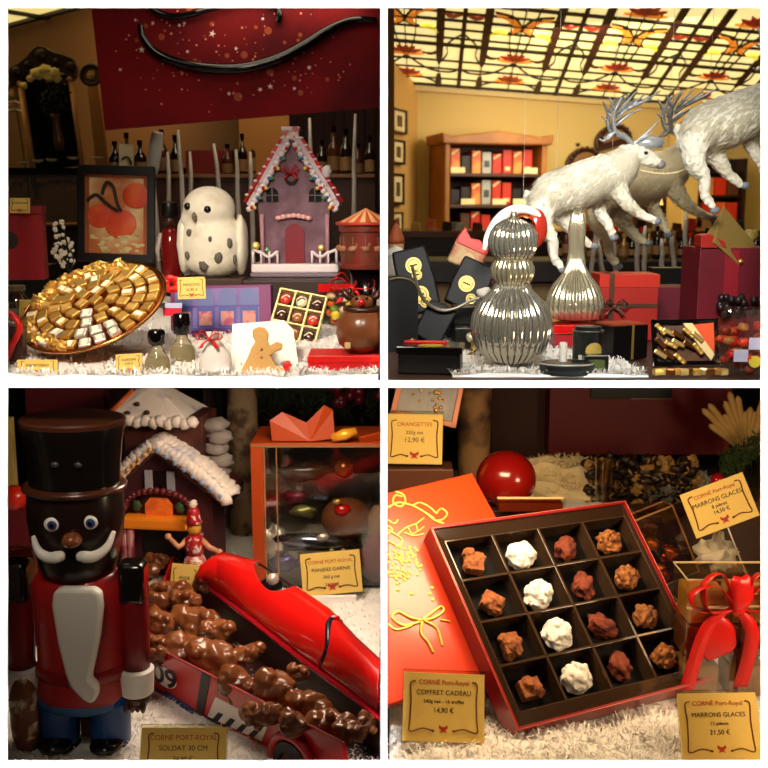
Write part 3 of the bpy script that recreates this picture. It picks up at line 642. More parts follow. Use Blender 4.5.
for x in (-22, 20):
    wv = t.part('window', MB().poly([(x - 6, 74), (x + 6, 74)] + [(x + 6 * math.cos(PI * k / 8), 82 + 6 * math.sin(PI * k / 8)) for k in range(9)], -4.4, -2.6), m('window_dark', (20, 16, 18), .2))
    t.part('muntins', MB().box(x - .5, x + .5, -5, -4, 74, 88).box(x - 6, x + 6, -5, -4, 80, 81), m('muntin', (96, 86, 90), .5), parent=wv)
bow(t, (-3, -8, 103), 18, 8, m('bow_red', (190, 20, 30), .4))
t.part('wreath', MB().tube([(-3 + 5 * math.cos(2 * PI * k / 16), -6, 97 + 5 * math.sin(2 * PI * k / 16)) for k in range(16)], 1.6, 6, True), m('wreath', (40, 26, 26), .6))
for sg in (-1, 1):
    fe = MB()
    for k in range(4): fe.tube([(sg * (17 + 8 * k), -13, 13), (sg * (17 + 8 * k), -13, 26)], 1.3, 6)
    fe.tube(spline([(sg * 17, -13, 25), (sg * 25, -13, 20), (sg * 33, -13, 24), (sg * 41, -13, 27)], 5), 1.6, 6)
    t.part('fence', fe, ICE, smooth=True)
    t.part('candy_cane_post', MB().tube([(sg * 32, -8, 13), (sg * 32, -8, 62)], 2, 8), m('cane_pink', (176, 130, 140), .4), smooth=True)
t.part('gumdrop', MB().ball((-38, -13, 31), 4, n=10), m('candy_y', (228, 196, 80), .3)); t.part('gumdrop', MB().ball((26, -14, 29), 3.4, n=10), m('candy_y')); t.part('gumdrop', MB().ball((-27, -14, 27), 2.6, n=10), m('candy_g', (70, 130, 70), .3))
t.part('snowball', MB().ball((32, -6, 104), 5, 4, 6, 10, .4, 2), ICE, smooth=True)
# ---- carousel tin
zc = w(366, 268, .42)
t = T('carousel_tin', 'round red tin shaped as a carousel with striped peaked roof', 'tin', zc)
t.part('drum', MB().lathe([(26, 0), (27, 2), (27, 5), (25, 6), (25, 36), (27, 37), (27, 44), (26, 45)], n=40), m('tin_red', (118, 40, 28), .35, mix=((96, 52, 36), 60, .45, .6)), smooth='a')
lid = MB(); li2 = MB()
for k in range(28):
    a0_, a1_ = 2 * PI * k / 28, 2 * PI * (k + 1) / 28
    (lid if k % 2 else li2).add([(0, 0, 60), (29 * math.cos(a0_), 29 * math.sin(a0_), 45), (29 * math.cos(a1_), 29 * math.sin(a1_), 45)], [(0, 1, 2)])
t.part('roof', lid, m('roof_orange', (214, 84, 44), .4)); t.part('roof_stripes', li2, m('roof_cream', (240, 196, 140), .4))
t.part('roof_rim', MB().tube([(28.5 * math.cos(2 * PI * k / 40), 28.5 * math.sin(2 * PI * k / 40), 44.5) for k in range(40)], 1.8, 8, True), m('rim_red', (180, 52, 34), .35), smooth=True)
ho = MB()
for k in range(9):
    a = -PI / 2 + (k - 4) * .5; c = Vector((25.6 * math.cos(a), 25.6 * math.sin(a), 20)); ho.ball(c, 5, 2.2, 3, 10, .6, 2, k).ball(c + Vector((4, 0, 4)), 1.8, 1.4, 2.6, 8).tube([c + Vector((0, 0, -8)), c + Vector((0, 0, 12))], .5, 5)
t.part('horse_relief', ho, m('tin_relief', (150, 96, 66), .4), smooth=True)
T('candle_stand', 'black pedestal holding up the carousel tin', 'stand', Vector((zc.x, zc.y, ZT + .003)), s=sc(zc)).single(MB().lathe([(24, 0), (20, 4), (11, 8), (10, 24), (17, (zc.z - ZT) / sc(zc) - 4)], n=24), BLACKG, smooth=True)
# ---- red glass figure behind
t = T('red_glass_figure', 'dark red glass nutcracker-like figure between picture frame and owl', 'figure', w(172, 283, .56))
t.part('body', MB().lathe([(10, 0), (11, 2), (9, 20), (10, 40), (8, 52), (4, 56)], n=18), m('dark_red_glass', (110, 16, 16), .15, coat=.6), smooth=True)
t.part('head', MB().ball((0, 0, 62), 7, n=14), m('face_dark', (60, 30, 22), .4), smooth=True)
t.part('hat', MB().lathe([(8, 66), (9, 68), (7.5, 80), (0, 82)], n=16), BLACK, smooth='a')
for sg in (-1, 1): t.part('arm', MB().tube([(sg * 9, 0, 50), (sg * 13, -1, 34), (sg * 11, -3, 22)], [3, 2.6, 2], 8), m('white_arm', (180, 166, 160), .4), smooth=True)
t = T('poinsettia', 'small red silk flower beside the rim of the copper bowl', 'silk flower', w(172, 286, .30))
fl = MB()
for k in range(7):
    a = k * .9; fl.ball((6 * math.cos(a), -2, 2 + 6 * math.sin(a)), 5, 1.5, 3.4, 8, .4, 2, k)
t.single(fl, RIB, smooth=True)
# ---- purple box
P = onshelf(222, 336); t = T('house_front_box', 'long purple chocolate box printed with three blue house fronts', 'chocolate box', P, roll=-1.5, tilt=-10, yaw=-4)
PUR = m('box_purple', (112, 34, 96), .4)
t.part('box_body', MB().box(-52, 50, 0, 14, 0, 50), PUR, bev=.6)
t.part('window_film', MB().box(-47, 38, -.5, 0, 5, 47), m('print_lilac', (122, 100, 160), .35, mix=((98, 82, 146), 26, .4, .6)))
hs = MB(); ws_ = MB(); wn = MB()
for k in range(4):
    x = -38 + k * 22
    hs.poly([(x - 9, 30), (x - 9, 40), (x - 5, 45), (x, 47), (x + 5, 45), (x + 9, 40), (x + 9, 30)], -1.1, -.4)
    ws_.box(x - 9, x + 9, -1.1, -.4, 8, 28); wn.box(x - 6.5, x + 6.5, -1.6, -1, 10, 24)
t.part('printed_gables', hs, m('print_gable', (92, 102, 156), .4)); t.part('printed_shopfronts', ws_, m('print_shop', (64, 78, 150), .4)); 
t.part('printed_windows', wn, m('print_window', (190, 130, 120), .4, mix=((160, 60, 100), 60, .45, .55)))
t.part('printed_roofline', MB().box(-47, 38, -1, -.4, 28, 30).box(-47, 38, -1, -.4, 5, 7.5), m('print_line', (80, 66, 140), .4))
price_tag(w(192, 299, .24), 28, 22, [('MAISONS', 4, 13, INK), ('16,90 €', 4, 8, INK)], 'small cream price tag in front of the owl, above purple box', k=.55, holder=False, roll=-2)
t = T('ribbon_candy', 'red and white striped ribbon candy by the left end of purple box', 'ribbon candy', w(172, 308, .14))
t.part('red_band', MB().box(-9, 9, 0, 2, -8, 0), m('candy_red', (200, 40, 60), .35)); t.part('white_band', MB().box(-14, 10, -.4, 1.6, 0, 5), m('candy_blue', (180, 186, 220), .35)); 
# ---- tray of nine chocolates
P = onshelf(292, 344); t = T('chocolate_tray', 'cream lattice tray holding nine filled chocolates', 'chocolate tray', P, roll=12, tilt=-32)
CRT = m('tray_cream', (240, 220, 150), .4)
t.part('tray_floor', MB().box(-24, 24, 0, 1.5, 0, 55), m('tray_floor', (60, 36, 22), .5))
gr = MB()
for k in range(4): gr.box(-25 + k * 16 - .9, -25 + k * 16 + 1.1, -6, 1.5, 0, 55); gr.box(-25, 24, -6, 1.5, k * 18, k * 18 + 1.8)
t.part('lattice', gr, CRT, bev=.3)
Rl = t.R; kinds = ['dark', 'white', 'striped', 'milk']
CH = {'dark': m('choc_dark', (62, 30, 18), .25, coat=.4), 'white': m('choc_white', (220, 206, 170), .35), 'milk': m('choc_milk', (140, 80, 36), .3, coat=.3), 'red': m('choc_red', (190, 50, 34), .3)}
for r_ in range(3):
    for c_ in range(3):
        kd = [['red', 'white', 'dark'], ['dark', 'milk', 'red'], ['white', 'milk', 'dark']][r_][c_]
        pos = t.P + t.R @ Vector((-17 + c_ * 16.2, -4, 45 - r_ * 18))
        q = T('filled_chocolate', '%s chocolate, %s of the %s row in the cream lattice tray' % (kd, ['first', 'middle', 'last'][c_], ['top', 'middle', 'bottom'][r_]), 'chocolate', pos, group='chocolates in the lattice tray', s=t.s); q.R = t.R
        q.part('shell', MB().ball((0, 0, 0), 6.2, 4, 6.2, 14, .15, 2, r_ * 3 + c_), CH[kd], smooth=True)
        q.part('decoration', MB().tube(spline([(-4, -4, -2), (0, -4.6, 2), (4, -4, 1)], 4), .7, 5), CH['white'] if kd != 'white' else CH['dark'])
# ---- candy bag with red bow
t = T('candy_bag', 'clear bag of orange and green jellies tied with a red bow', 'candy bag', onshelf(345, 330))
random.seed(8)
bag = MB().poly([(-22, 2), (20, 2), (22, 34), (10, 44), (-12, 44), (-24, 32)], -8, 8)
t.part('film', bag, GLASS, bev=3)
for i in range(22):
    t.part('jelly', MB().ball((random.uniform(-17, 16), random.uniform(-6, 5), random.uniform(6, 34)), 4.5, 4, 3.6, 10, .3, 2, i), m('jelly_' + 'oygc'[i % 4], [(224, 100, 24), (220, 190, 60), (120, 150, 40), (236, 210, 170)][i % 4], .3), smooth=True)
t.part('red_header', MB().box(-26, 22, -6, -4, 38, 46), RED)
bow(t, (8, -8, 42), 44, 18, RIB)
# ---- reindeer-faced chocolate pot on red box
PB = onshelf(350, 384); t = T('gift_box', 'flat bright red box under the round brown reindeer pot', 'gift box', PB, yaw=0, s=sc(PB))
t.part('box_body', MB().box(-42, 50, 8, 60, 2, 12), m('flat_red', (196, 20, 20), .35), bev=.5)
t.part('lid', MB().box(-43, 51, 7, 61, 10, 17), m('flat_red_lid', (214, 26, 22), .35), bev=.6)
t = T('reindeer_pot', 'round brown chocolate pot with antlers and red nose', 'chocolate figure', PB + Vector((.012, .032, .0172)), s=sc(PB))
t.part('pot', MB().lathe([(0, 0), (14, 1), (24, 10), (27, 22), (25, 34), (18, 44), (14, 46), (13, 44), (0, 44)], n=40), CHOC, smooth=True)
t.part('collar', MB().tube([(17 * math.cos(2 * PI * k / 30), 17 * math.sin(2 * PI * k / 30), 45) for k in range(30)], 3, 8, True), DCHOC, smooth=True)
hd = t.part('head', MB().ball((0, -6, 52), 12, 9, 8, 20), CHOC, smooth=True)
t.part('nose', MB().ball((0, -16, 53), 3.6, n=14), RED, smooth=True, parent=hd)
for x in (-5, 5): t.part('eye', MB().ball((x, -13.5, 57), 1.6, n=10), BLACKG, parent=hd, smooth=True)
for sg in (-1, 1):
    an = MB().tube([(sg * 7, -4, 56), (sg * 15, -4, 58), (sg * 20, -4, 66)], [3, 3.4, 2.4], 8).tube([(sg * 13, -4, 58), (sg * 12, -4, 67)], [2.6, 2], 8).tube([(sg * 17, -4, 60), (sg * 26, -4, 60)], [2.8, 2], 8)
    t.part('antler', an, DCHOC, smooth=True)
t.part('seal', MB().box(-17, -11, -27, -24, 8, 14), m('seal_cream', (206, 176, 120), .5), bev=.4)
# ---- gingerbread biscuit, plate, pouch
P = onshelf(262, 381); t = T('white_plate_card', 'white card sleeve standing in the snow behind gingerbread biscuit', 'card', P + Vector((0, .03, 0)), tilt=-18)
t.single(MB().poly([(-34, 0), (34, 0), (28, 40), (18, 50), (-34, 46)], 0, 2), m('card_bright', (246, 240, 232), .5), bev=.4)
t = T('gingerbread_biscuit', 'pale gingerbread figure biscuit standing before the white card', 'biscuit', P, tilt=-10)
gm = [(-22, 0), (24, 0), (24, 5), (14, 8), (9, 18), (14, 22), (20, 24), (21, 30), (15, 32), (8, 28), (6, 33), (7, 40), (3, 46), (-3, 47), (-9, 44), (-9, 37), (-6, 32), (-10, 26), (-14, 16), (-18, 8)]
t.part('biscuit', MB().poly(gm, -3, 2), m('biscuit', (206, 160, 92), .7, bump=(200, .5)), bev=1.2)
t.part('icing_button', MB().ball((0, -3.4, 24), 1.4, n=8).ball((0, -3.4, 16), 1.4, n=8), m('biscuit_dot', (170, 120, 66), .6))
t.part('red_tag', MB().ball((26, -4, 8), 4.5, 2, 4.5, 10, .5, 2), RIB)
t = T('organza_pouch', 'white gauze pouch tied with a small red bow', 'pouch', onshelf(216, 381))
t.part('pouch', MB().lathe([(15, 0), (17, 6), (15, 20), (8, 30), (5, 34), (9, 42)], n=24, sy=.6), m('gauze', (236, 228, 222), .5, alpha=.8), smooth=True)
bow(t, (-4, -8, 36), 26, 11, RIB)
T('white_box', 'low white box between pouch and tray, lying in the snow', 'box', onshelf(302, 364)).single(MB().box(-14, 12, 0, 20, 0, 14), m('white_card', (230, 222, 216), .5), bev=.6)
# ================================================================== UPPER RIGHT
SIDE[:] = [1, ZT + .001]
# ---- room furniture, placed along the back wall
def onwall(px, py, off=.0):
    r = ray(px, py); n = vd; a = a0 + vd * off
    k = (a - C).dot(n) / r.dot(n); return C + r * k
yawW = math.degrees(math.atan2(ud.y, ud.x))
# wall cabinet
Pf = onwall(492, 232, .3); Pc = Pf - vd * .28; t = T('wall_cabinet', 'golden wooden wall cabinet with shelves of red and orange boxes', 'cabinet', Pc, yaw=yawW, s=1)
sW = sc(Pc)
def loc(px, py):                     # local x, z on the wall
    q = onwall(px, py, .3) - Pf; return q.dot(ud), q.z
xl, ztp = loc(443, 139); xr, ztr = loc(545, 148); zt2 = ztp
xl2, z1_ = loc(442, 168); _, z2_ = loc(442, 197); _, z0_ = loc(442, 236)
_, zbt = loc(492, 236)
t.part('back_panel', MB().box(xl, xr, -.03, -.02, zbt, zt2), m('cabinet_back', (70, 34, 16), .6))
t.part('side_panel', MB().box(xl, xl + .035, -.32, -.02, zbt, zt2 + .02), OAK, bev=.008); t.part('side_panel', MB().box(xr - .035, xr, -.32, -.02, zbt, zt2 + .02), OAK, bev=.008)
xm = (xl + xr) / 2
t.part('top_moulding', MB().poly([(xl - .02, zt2 - .03), (xr + .02, zt2 - .03), (xr + .03, zt2 + .035), (xr - .03, zt2 + .015), (xm, zt2 + .05), (xl + .03, zt2 + .015), (xl - .03, zt2 + .035)], -.35, -.02), OAK, bev=.01)
dz = (zt2 - zbt)
shelves = [zbt + dz * q for q in (.0, .33, .655)]
for z in shelves: t.part('shelf', MB().box(xl + .04, xr - .04, -.3, -.03, z - .02, z), m('shelf_brown', (84, 46, 22), .5), bev=.003)
cab = t
BX = {'orange': m('bx_orange', (226, 96, 34), .45, mix=((240, 160, 70), 9, .45, .6)), 'red': m('bx_red', (214, 50, 22), .45), 'white': m('bx_white', (190, 188, 176), .4), 'brown': m('bx_brown', (96, 52, 26), .5), 'dark': m('bx_dark', (34, 22, 18), .5), 'gold': m('bx_gold', (226, 176, 90), .4)}
STR = m('bx_stripe', (250, 216, 150), .5)
rows = [['orange', 'dark', 'orange', 'white', 'red', 'red', 'orange', 'red'], ['dark', 'dark', 'orange', 'white', 'red', 'red', 'dark', 'dark'], ['dark', 'brown', 'red', 'red', 'dark', 'dark', 'brown', 'dark']]
wdt = (xr - xl - .12) / 8
random.seed(6)
for ri, row in enumerate(rows):
    z = shelves[2 - ri]
    for i, cname in enumerate(row):
        hh = dz * .33 * random.uniform(.62, .82) if cname != 'dark' else dz * .33 * random.uniform(.4, .6)
        xc = xl + .06 + wdt * (i + .5); pos = Pc + cab.R @ Vector((xc, -.17, z + .0005))
        q = T('shelf_carton', '%s carton, %s from the left on the %s shelf of the wall cabinet' % ({'dark': 'dark brown'}.get(cname, cname), ['first', 'second', 'third', 'fourth', 'fifth', 'sixth', 'seventh', 'eighth'][i], ['top', 'middle', 'lowest'][ri]), 'carton', pos, yaw=yawW, group='cartons in the wall cabinet', s=1)
        q.part('carton', MB().box(-wdt * .44, wdt * .44, -.07, .07, 0, hh), BX[cname], bev=.004)
        if cname in ('orange', 'red'): q.part('printed_label', MB().box(-wdt * .25, wdt * .25, -.073, -.07, hh * .12, hh * .3) if i % 2 else MB().poly([(-wdt * .4, hh * .8), (wdt * .1, hh * .98), (wdt * .4, hh * .98), (-wdt * .3, hh * .72)], -.073, -.07), STR)
        elif cname == 'white': q.part('printed_label', MB().box(-wdt * .25, wdt * .25, -.073, -.07, hh * .3, hh * .6), m('bx_grey', (80, 84, 84), .5))
    for i in (1, 4, 6) if ri else (0, 7):
        pos = Pc + cab.R @ Vector((xl + .06 + wdt * (i + .5), -.285, z + .0005))
        T('shelf_label', 'small glowing cream label on the edge of a cabinet shelf', 'label', pos, yaw=yawW, group='shelf labels in the cabinet', s=1).single(MB().box(-.045, .045, -.004, 0, 0, .035), m('label_bright', (255, 236, 170), .5), bev=.001)
# framed pictures on the left return wall
dr = (corner - lend); dr.z = 0; dr.normalize(); nr = Vector((dr.y, -dr.x, 0)); yawR = math.degrees(math.atan2(dr.y, dr.x))
def onret(px, py):
    r = ray(px, py); k = (corner + nr * .004 - C).dot(nr) / r.dot(nr); return C + r * k
for k, (x0_, x1_, y0_, y1_) in enumerate(((380, 403, 111, 135), (380, 401, 141, 165), (380, 400, 174, 205), (380, 399, 212, 232))):
    a_, b_ = onret(389, y1_), onret(x1_, y0_)
    wd_ = (b_ - a_).dot(dr); hg_ = (b_.z - onret(x1_, y1_).z); a_.z = b_.z - hg_
    P = b_.copy(); P.z = a_.z
    t = T('picture_frame', 'small dark framed picture on the orange return wall, %s of four' % ['topmost', 'second from top', 'third from top', 'lowest'][k], 'picture', P, yaw=yawR, s=1)
    W_ = max(wd_ * 1.05, .05); b = .14 * hg_
    # drawn as a frame hanging flat on the wall, seen very obliquely
    t.part('frame', MB().box(-W_, 0, -.02, 0, 0, hg_).box(-W_, 0, -.03, 0, 0, b * .5).box(-W_, 0, -.03, 0, hg_ - b * .5, hg_).box(-W_ * .1, 0, -.03, 0, 0, hg_).box(-W_, -W_ * .9, -.03, 0, 0, hg_), m('frame_brown', (44, 24, 14), .4))
    t.part('mount', MB().box(-W_ * .88, -W_ * .12, -.023, -.019, hg_ * .1, hg_ * .9), m('mount_cream', (226, 206, 156), .6))
    t.part('print', MB().box(-W_ * .66, -W_ * .34, -.026, -.022, hg_ * .28, hg_ * .72), m('old_print', (110, 80, 50), .6, mix=((60, 40, 26), 40, .4, .6)))
# fan plates
for px, py, r, lb in ((581, 160, 14, 'carved fan-shaped dark wooden wall ornament right of the cabinet'), (611, 138, 15, 'second carved dark wall ornament, behind the antlers of the front reindeer')):
    P = onwall(px, py, .02); k = sc(P); t = T('wall_ornament', lb, 'wall ornament', P, yaw=yawW, roll=-14, s=k)
    t.part('frame', MB().poly([(1.35 * r * math.cos(PI * (i / 14) * 1.2 - .3), -4 + r * 1.1 * math.sin(PI * (i / 14) * 1.2 - .3)) for i in range(15)], -6, 0), m('carved_dark', (62, 30, 16), .4), bev=1)
    t.part('relief', MB().poly([(.9 * r * math.cos(PI * i / 12), -3 + r * .72 * math.sin(PI * i / 12)) for i in range(13)], -9, -5), m('carved_mid', (136, 92, 50), .45), bev=1)
    o = MB()
    for i in range(9): a = PI * (i + .5) / 9; o.ball((1.1 * r * math.cos(a), -8, -2 + .9 * r * math.sin(a)), 2.4, n=8)
    t.part('beads', o, m('carved_dark'), smooth=True)
    t.part('hanging_hook', MB().box(-1, 1, -2, 4, r, r + 3), WOOD)
# right cabinet with red boxes, pillar, window
P = onwall(686, 300, .25); k = sc(P); hP = (onwall(676, 150, .25).z - P.z) / k
t = T('wall_pillar', 'pale ochre pillar beside the dim right cabinet, beneath the reindeer', 'pillar', Vector((onwall(677, 300, .25).x, onwall(677, 300, .25).y, 0)), yaw=yawW, s=1)
t.single(MB().box(-.055, .055, -.1, .1, 0, ZC - .01).box(-.075, .075, -.12, .12, 0, .2), m('pillar_ochre', (216, 176, 92), .7), bev=.006)
P = onwall(698, 232, .2); k = sc(P)
t = T('red_shelf_cabinet', 'dark cabinet holding red boxes at the right beneath the reindeer', 'cabinet', P, yaw=yawW, s=k)
t.part('case', MB().box(-20, 44, 4, 8, -12, 72).box(-20, -17, -12, 8, -12, 72).box(41, 44, -12, 8, -12, 72), WOOD, bev=.4)
for z in (-12, 12, 36, 60): t.part('shelf', MB().box(-17, 41, -10, 4, z - 2, z), WOOD)
for r_, z in enumerate((-12, 12, 36)):
    for i in range(4):
        cc = ['red', 'brown', 'red', 'orange'][(i + r_) % 4]
        q = T('shelf_carton', '%s carton, %s in the %s row of the right cabinet' % (cc, ['first', 'second', 'third', 'fourth'][i], ['lowest', 'middle', 'upper'][r_]), 'carton', t.P + t.R @ Vector((-10 + i * 14, -3, z + .05)), yaw=yawW, group='cartons in the right cabinet', s=t.s)
        q.single(MB().box(-6, 6, -5, 5, 0, 17), BX[cc], bev=.5)
P = onwall(646, 236, .05); k = sc(P)
t = T('dark_doorway_panel', 'dark panelled recess with two small glowing lamps behind the reindeer legs', 'panel', P, yaw=yawW, s=k)
t.single(MB().box(-26, 22, -3, 0, -20, 62).box(-26, -23, -6, 0, -20, 62).box(19, 22, -6, 0, -20, 62).box(-26, 22, -6, 0, 59, 62), m('recess_dark', (50, 26, 14), .5), bev=.6)
for px in (640, 658):
    q = T('wall_lamp', 'small glowing lamp in the dark recess, %s one' % ('left' if px == 640 else 'right'), 'lamp', onwall(px, 205, .15), yaw=yawW)
    q.part('shade', MB().lathe([(5, 0), (3, 9)], n=16), m('lamp_shade', (255, 214, 120), .6, emit=1.2), smooth=True)
    q.part('bracket', MB().tube([(0, 0, 9), (0, 4, 12), (0, 9, 10)], .8, 6), BRASS)
# counter across the room
Yk = 3.6; zt = w(470, 231, Yk).z
t = T('shop_counter', 'long dark wooden counter in front of the wall cabinet', 'counter', (.02, Yk, 0), s=1)
t.part('body', wbox((0, .03, 0), (1.95, .5, zt - .03)), m('counter_body', (66, 34, 18), .4, mix=((44, 22, 12), 5, .35, .65)))
t.part('worktop', wbox((-.01, 0, zt - .03), (1.98, .53, zt)), m('counter_top', (110, 60, 28), .25))
random.seed(14)
for k in range(22):
    px = 396 + k * 16.5 + random.uniform(-4, 4)
    if 478 < px < 560: continue
    pos = w(px, 231, Yk + .1); col = ['red', 'gold', 'orange', 'dark', 'white', 'brown'][k % 6]; rg = 'left of the silver ornament' if px < 500 else 'behind the reindeer legs'
    h_ = random.uniform(6, 14)
    T('counter_packet', 'little packet on the long counter, %s' % rg, 'packet', pos, group='packets on the long counter ' + rg, yaw=random.uniform(-20, 20)).single(MB().poly([(-5, 0), (5, 0), (4, h_), (-4, h_ + 1)], -3, 3), BX[col], bev=.6)
# low ledge behind the window shelf
zz = w(560, 262, 1.3).z
t = T('rear_ledge', 'dark ledge at the back of the window shelf under the bottles', 'shelf', Vector((.01, 1.3, ZT + .002)), s=.001)
t.single(MB().box(0, 860, 0, 220, 0, (zz - ZT) * 1000), m('ledge_black', (30, 18, 14), .5), bev=2)
zl = zz + .003
random.seed(17)
for k in range(26):
    px = 556 + k * 8.2; Yb = 1.36 + .07 * (k % 2)
    pos = w(px, 300, Yb); pos.z = zl
    hgt = random.uniform(20, 34); r = random.uniform(3.6, 5)
    t = T('bottle', 'dark bottle in the dim row below the reindeer, behind the red gift boxes', 'bottle', pos, group='dark bottles below the reindeer')
    t.part('body', MB().lathe([(r * .9, 0), (r, 1), (r, hgt * .55), (r * .8, hgt * .62), (r * .36, hgt * .72), (r * .34, hgt * .9)], n=14), [BOT, BROWNB, m('gold_bottle', (120, 84, 36), .3, .4)][k % 3], smooth=True)
    t.part('paper_label', MB().lathe([(r * 1.05, hgt * .15), (r * 1.05, hgt * .42)], n=14), m('bottle_label'))
    t.part('cap', MB().cyl((0, 0, hgt * .86), r * .45, hgt * .14, 10), [BLACKG, RED, GOLD][k % 3])
for a in ((585, 280, 578, 215, 1.1), (606, 276, 598, 240, 1.0), (618, 270, 613, 238, 1.0), (638, 272, 637, 228, 1.0), (646, 246, 645, 225, 1.05), (663, 268, 662, 238, 1.0), (678, 272, 671, 232, .95), (686, 268, 686, 210, 1.0), (594, 312, 592, 285, .8), (590, 260, 600, 200, 1.02)):
    stick(*a[:4], a[4], 2.5, 'white frosted stick among the dark bottles below the reindeer', 'frosted sticks below the reindeer')
# ---- reindeer
FUR = m('reindeer_fur', (236, 232, 214), .75, bump=(180, .9), mix=((204, 196, 168), 22, .5, .75))
HOOF = m('hoof_grey', (120, 128, 136), .5); ANT = m('antler_silver', (186, 192, 196), .35, .35, bump=(200, .4))
def chain(mb, pts, rs, n=12, k=6):
    P = spline(pts, k); out = []
    for i in range(len(P)):
        q = i / (len(P) - 1) * (len(rs) - 1); a = int(min(q, len(rs) - 2)); out.append(rs[a] + (rs[a + 1] - rs[a]) * (q - a))
    mb.tube(P, out, n); mb.ball(P[-1], out[-1], n=n); mb.ball(P[0], out[0], n=n)
def reindeer(P, label, roll=0, s=None, yaw=0, fur=None):
    t = T('reindeer_figurine', label, 'reindeer figurine', P, roll=roll, s=s, yaw=yaw)
    # local pixel frame, origin at the middle of the belly (585,216) in the photograph
    def q(px, py, y=0): return (px - 585, y, 216 - py)
    b = MB()
    chain(b, [q(540, 205), q(552, 194), q(572, 188), q(592, 180), q(608, 174), q(618, 168)], [14, 22, 24, 23, 22, 17], 18)
    chain(b, [q(607, 176), q(618, 166), q(626, 158), q(631, 153)], [20, 18, 14, 9.5], 16)                      # neck
    b.ball(q(612, 186), 12, 11, 13, 16)                                                                       # chest
    b.ball(q(543, 207), 13, 13, 15, 16)                                                                       # rump
    chain(b, [q(630, 152), q(640, 156), q(650, 161), q(655, 163)], [9.6, 8.6, 6.4, 4.8], 14)                  # head
    chain(b, [q(613, 186, -9), q(622, 201, -11), q(637, 214, -12), q(651, 220, -12)], [11, 7.6, 5, 3.6], 12)  # near fore leg
    chain(b, [q(604, 188, 9), q(600, 207, 10), q(609, 222, 10), q(615, 234, 10)], [10, 7, 5, 3.6], 12)
    chain(b, [q(541, 209, -9), q(541, 225, -11), q(551, 240, -11), q(553, 256, -10), q(560, 266, -10)], [14, 10.5, 6, 4.6, 3.8], 12)
    chain(b, [q(556, 209, 9), q(569, 222, 10), q(580, 236, 10), q(592, 245, 10)], [13, 8.6, 5.4, 3.8], 12)
    b.ball(q(527, 196), 4.5, 4, 6, 10)
    for y in (-6, 6): b.ball(q(622, 147, y), 5.5, 2, 2.8, 10)
    for i in range(9): b.ball(q(614 + i * 1.6, 190 - i * 3.2 + 3, 0), 6, 5, 6, 8, .5, 2, i)                   # ruff
    bd = t.part('body', b, fur or FUR, rem=1.3, sm=2)
    tx = bpy.data.textures.get('fur_clouds') or bpy.data.textures.new('fur_clouds', 'CLOUDS'); tx.noise_scale = .005; tx.noise_depth = 2
    dm = bd.modifiers.new('fur_relief', 'DISPLACE'); dm.texture = tx; dm.strength = 3.4 * t.s; dm.mid_level = .5
    fu = MB(); random.seed(int(P.x * 1e4))
    paths = [([q(540, 205), q(552, 194), q(572, 188), q(592, 180), q(608, 174), q(618, 168)], [14, 22, 24, 23, 22, 17], 1900), ([q(607, 176), q(618, 166), q(626, 158), q(631, 153)], [21, 19, 15, 9.5], 1100), ([q(541, 209, -9), q(541, 225, -11), q(551, 240, -11)], [13, 9, 5], 260), ([q(613, 186, -9), q(622, 201, -11), q(637, 214, -12)], [10, 6.5, 4.2], 220)]
    for pts, rs, n_ in paths:
        SP = [Vector(v) for v in spline(pts, 8)]
        for _ in range(n_):
            f_ = random.random() * (len(SP) - 1.01); i_ = int(f_); c_ = SP[i_].lerp(SP[i_ + 1], f_ - i_); tg = (SP[i_ + 1] - SP[i_]).normalized()
            g_ = f_ / (len(SP) - 1) * (len(rs) - 1); k_ = int(min(g_, len(rs) - 2)); r_ = rs[k_] + (rs[k_ + 1] - rs[k_]) * (g_ - k_)
            a_ = Vector((random.gauss(0, 1), random.gauss(0, 1), random.gauss(0, 1))); a_ = (a_ - tg * a_.dot(tg)).normalized()
            p_ = c_ + a_ * (r_ - .3); e_ = (a_ * .35 - tg * random.uniform(.6, 1.1) + Vector((0, 0, -.35)) + a_.cross(tg) * random.uniform(-.4, .4)) * random.uniform(5, 10); s__ = a_.cross(tg) * random.uniform(.9, 1.5)
            fu.add([p_ - s__, p_ + s__, p_ + e_], [(0, 1, 2)])
    t.part('fur', fu, m('fur_tufts', (212, 204, 180), .8) if fur is None else fur, kind='stuff')
    for (px, py, y) in ((654, 221, -12), (617, 238, 10), (563, 270, -10), (597, 247, 10)):
        t.part('hoof', MB().ball(q(px, py, y), 5, 3.6, 3.6, 10), HOOF, smooth=True)
    t.part('muzzle', MB().ball(q(658, 164.5), 5.2, 5.4, 4.6, 14), m('muzzle_grey', (130, 130, 130), .4), smooth=True)
    for y in (-8.6, 8.6): t.part('eye', MB().ball(q(641, 153.5, y), 2.1, 1.9, 1.8, 10), BLACKG, smooth=True)
    for sg, yy in ((-1, -4), (1, 4)):
        a = MB(); dx = sg * -4
        def z(px, py, e=0): return (px - 585 + (2 if sg > 0 else 0), yy + sg * e, 216 - py)
        chain(a, [z(629, 145), z(620, 137, 4), z(609, 132, 9), z(606, 118, 13), z(611, 104, 15), z(615, 98, 15)], [2.6, 2.4, 2.2, 2.0, 1.8, 1], 8)
        for tn in ([(609, 132, 9), (602, 140, 10), (598, 138, 11)], [(607, 120, 13), (600, 116, 14)], [(606, 112, 14), (601, 101, 15)], [(611, 118, 13), (622, 108, 16), (634, 98, 18)], [(612, 113, 14), (620, 102, 17), (626, 95, 18)], [(618, 112, 15), (634, 104, 18), (648, 95, 20)], [(622, 108, 16), (640, 103, 18)], [(610, 126, 11), (622, 116, 14), (632, 112, 15)]):
            chain(a, [z(*p) for p in tn], [1.8, .7], 6, 4)
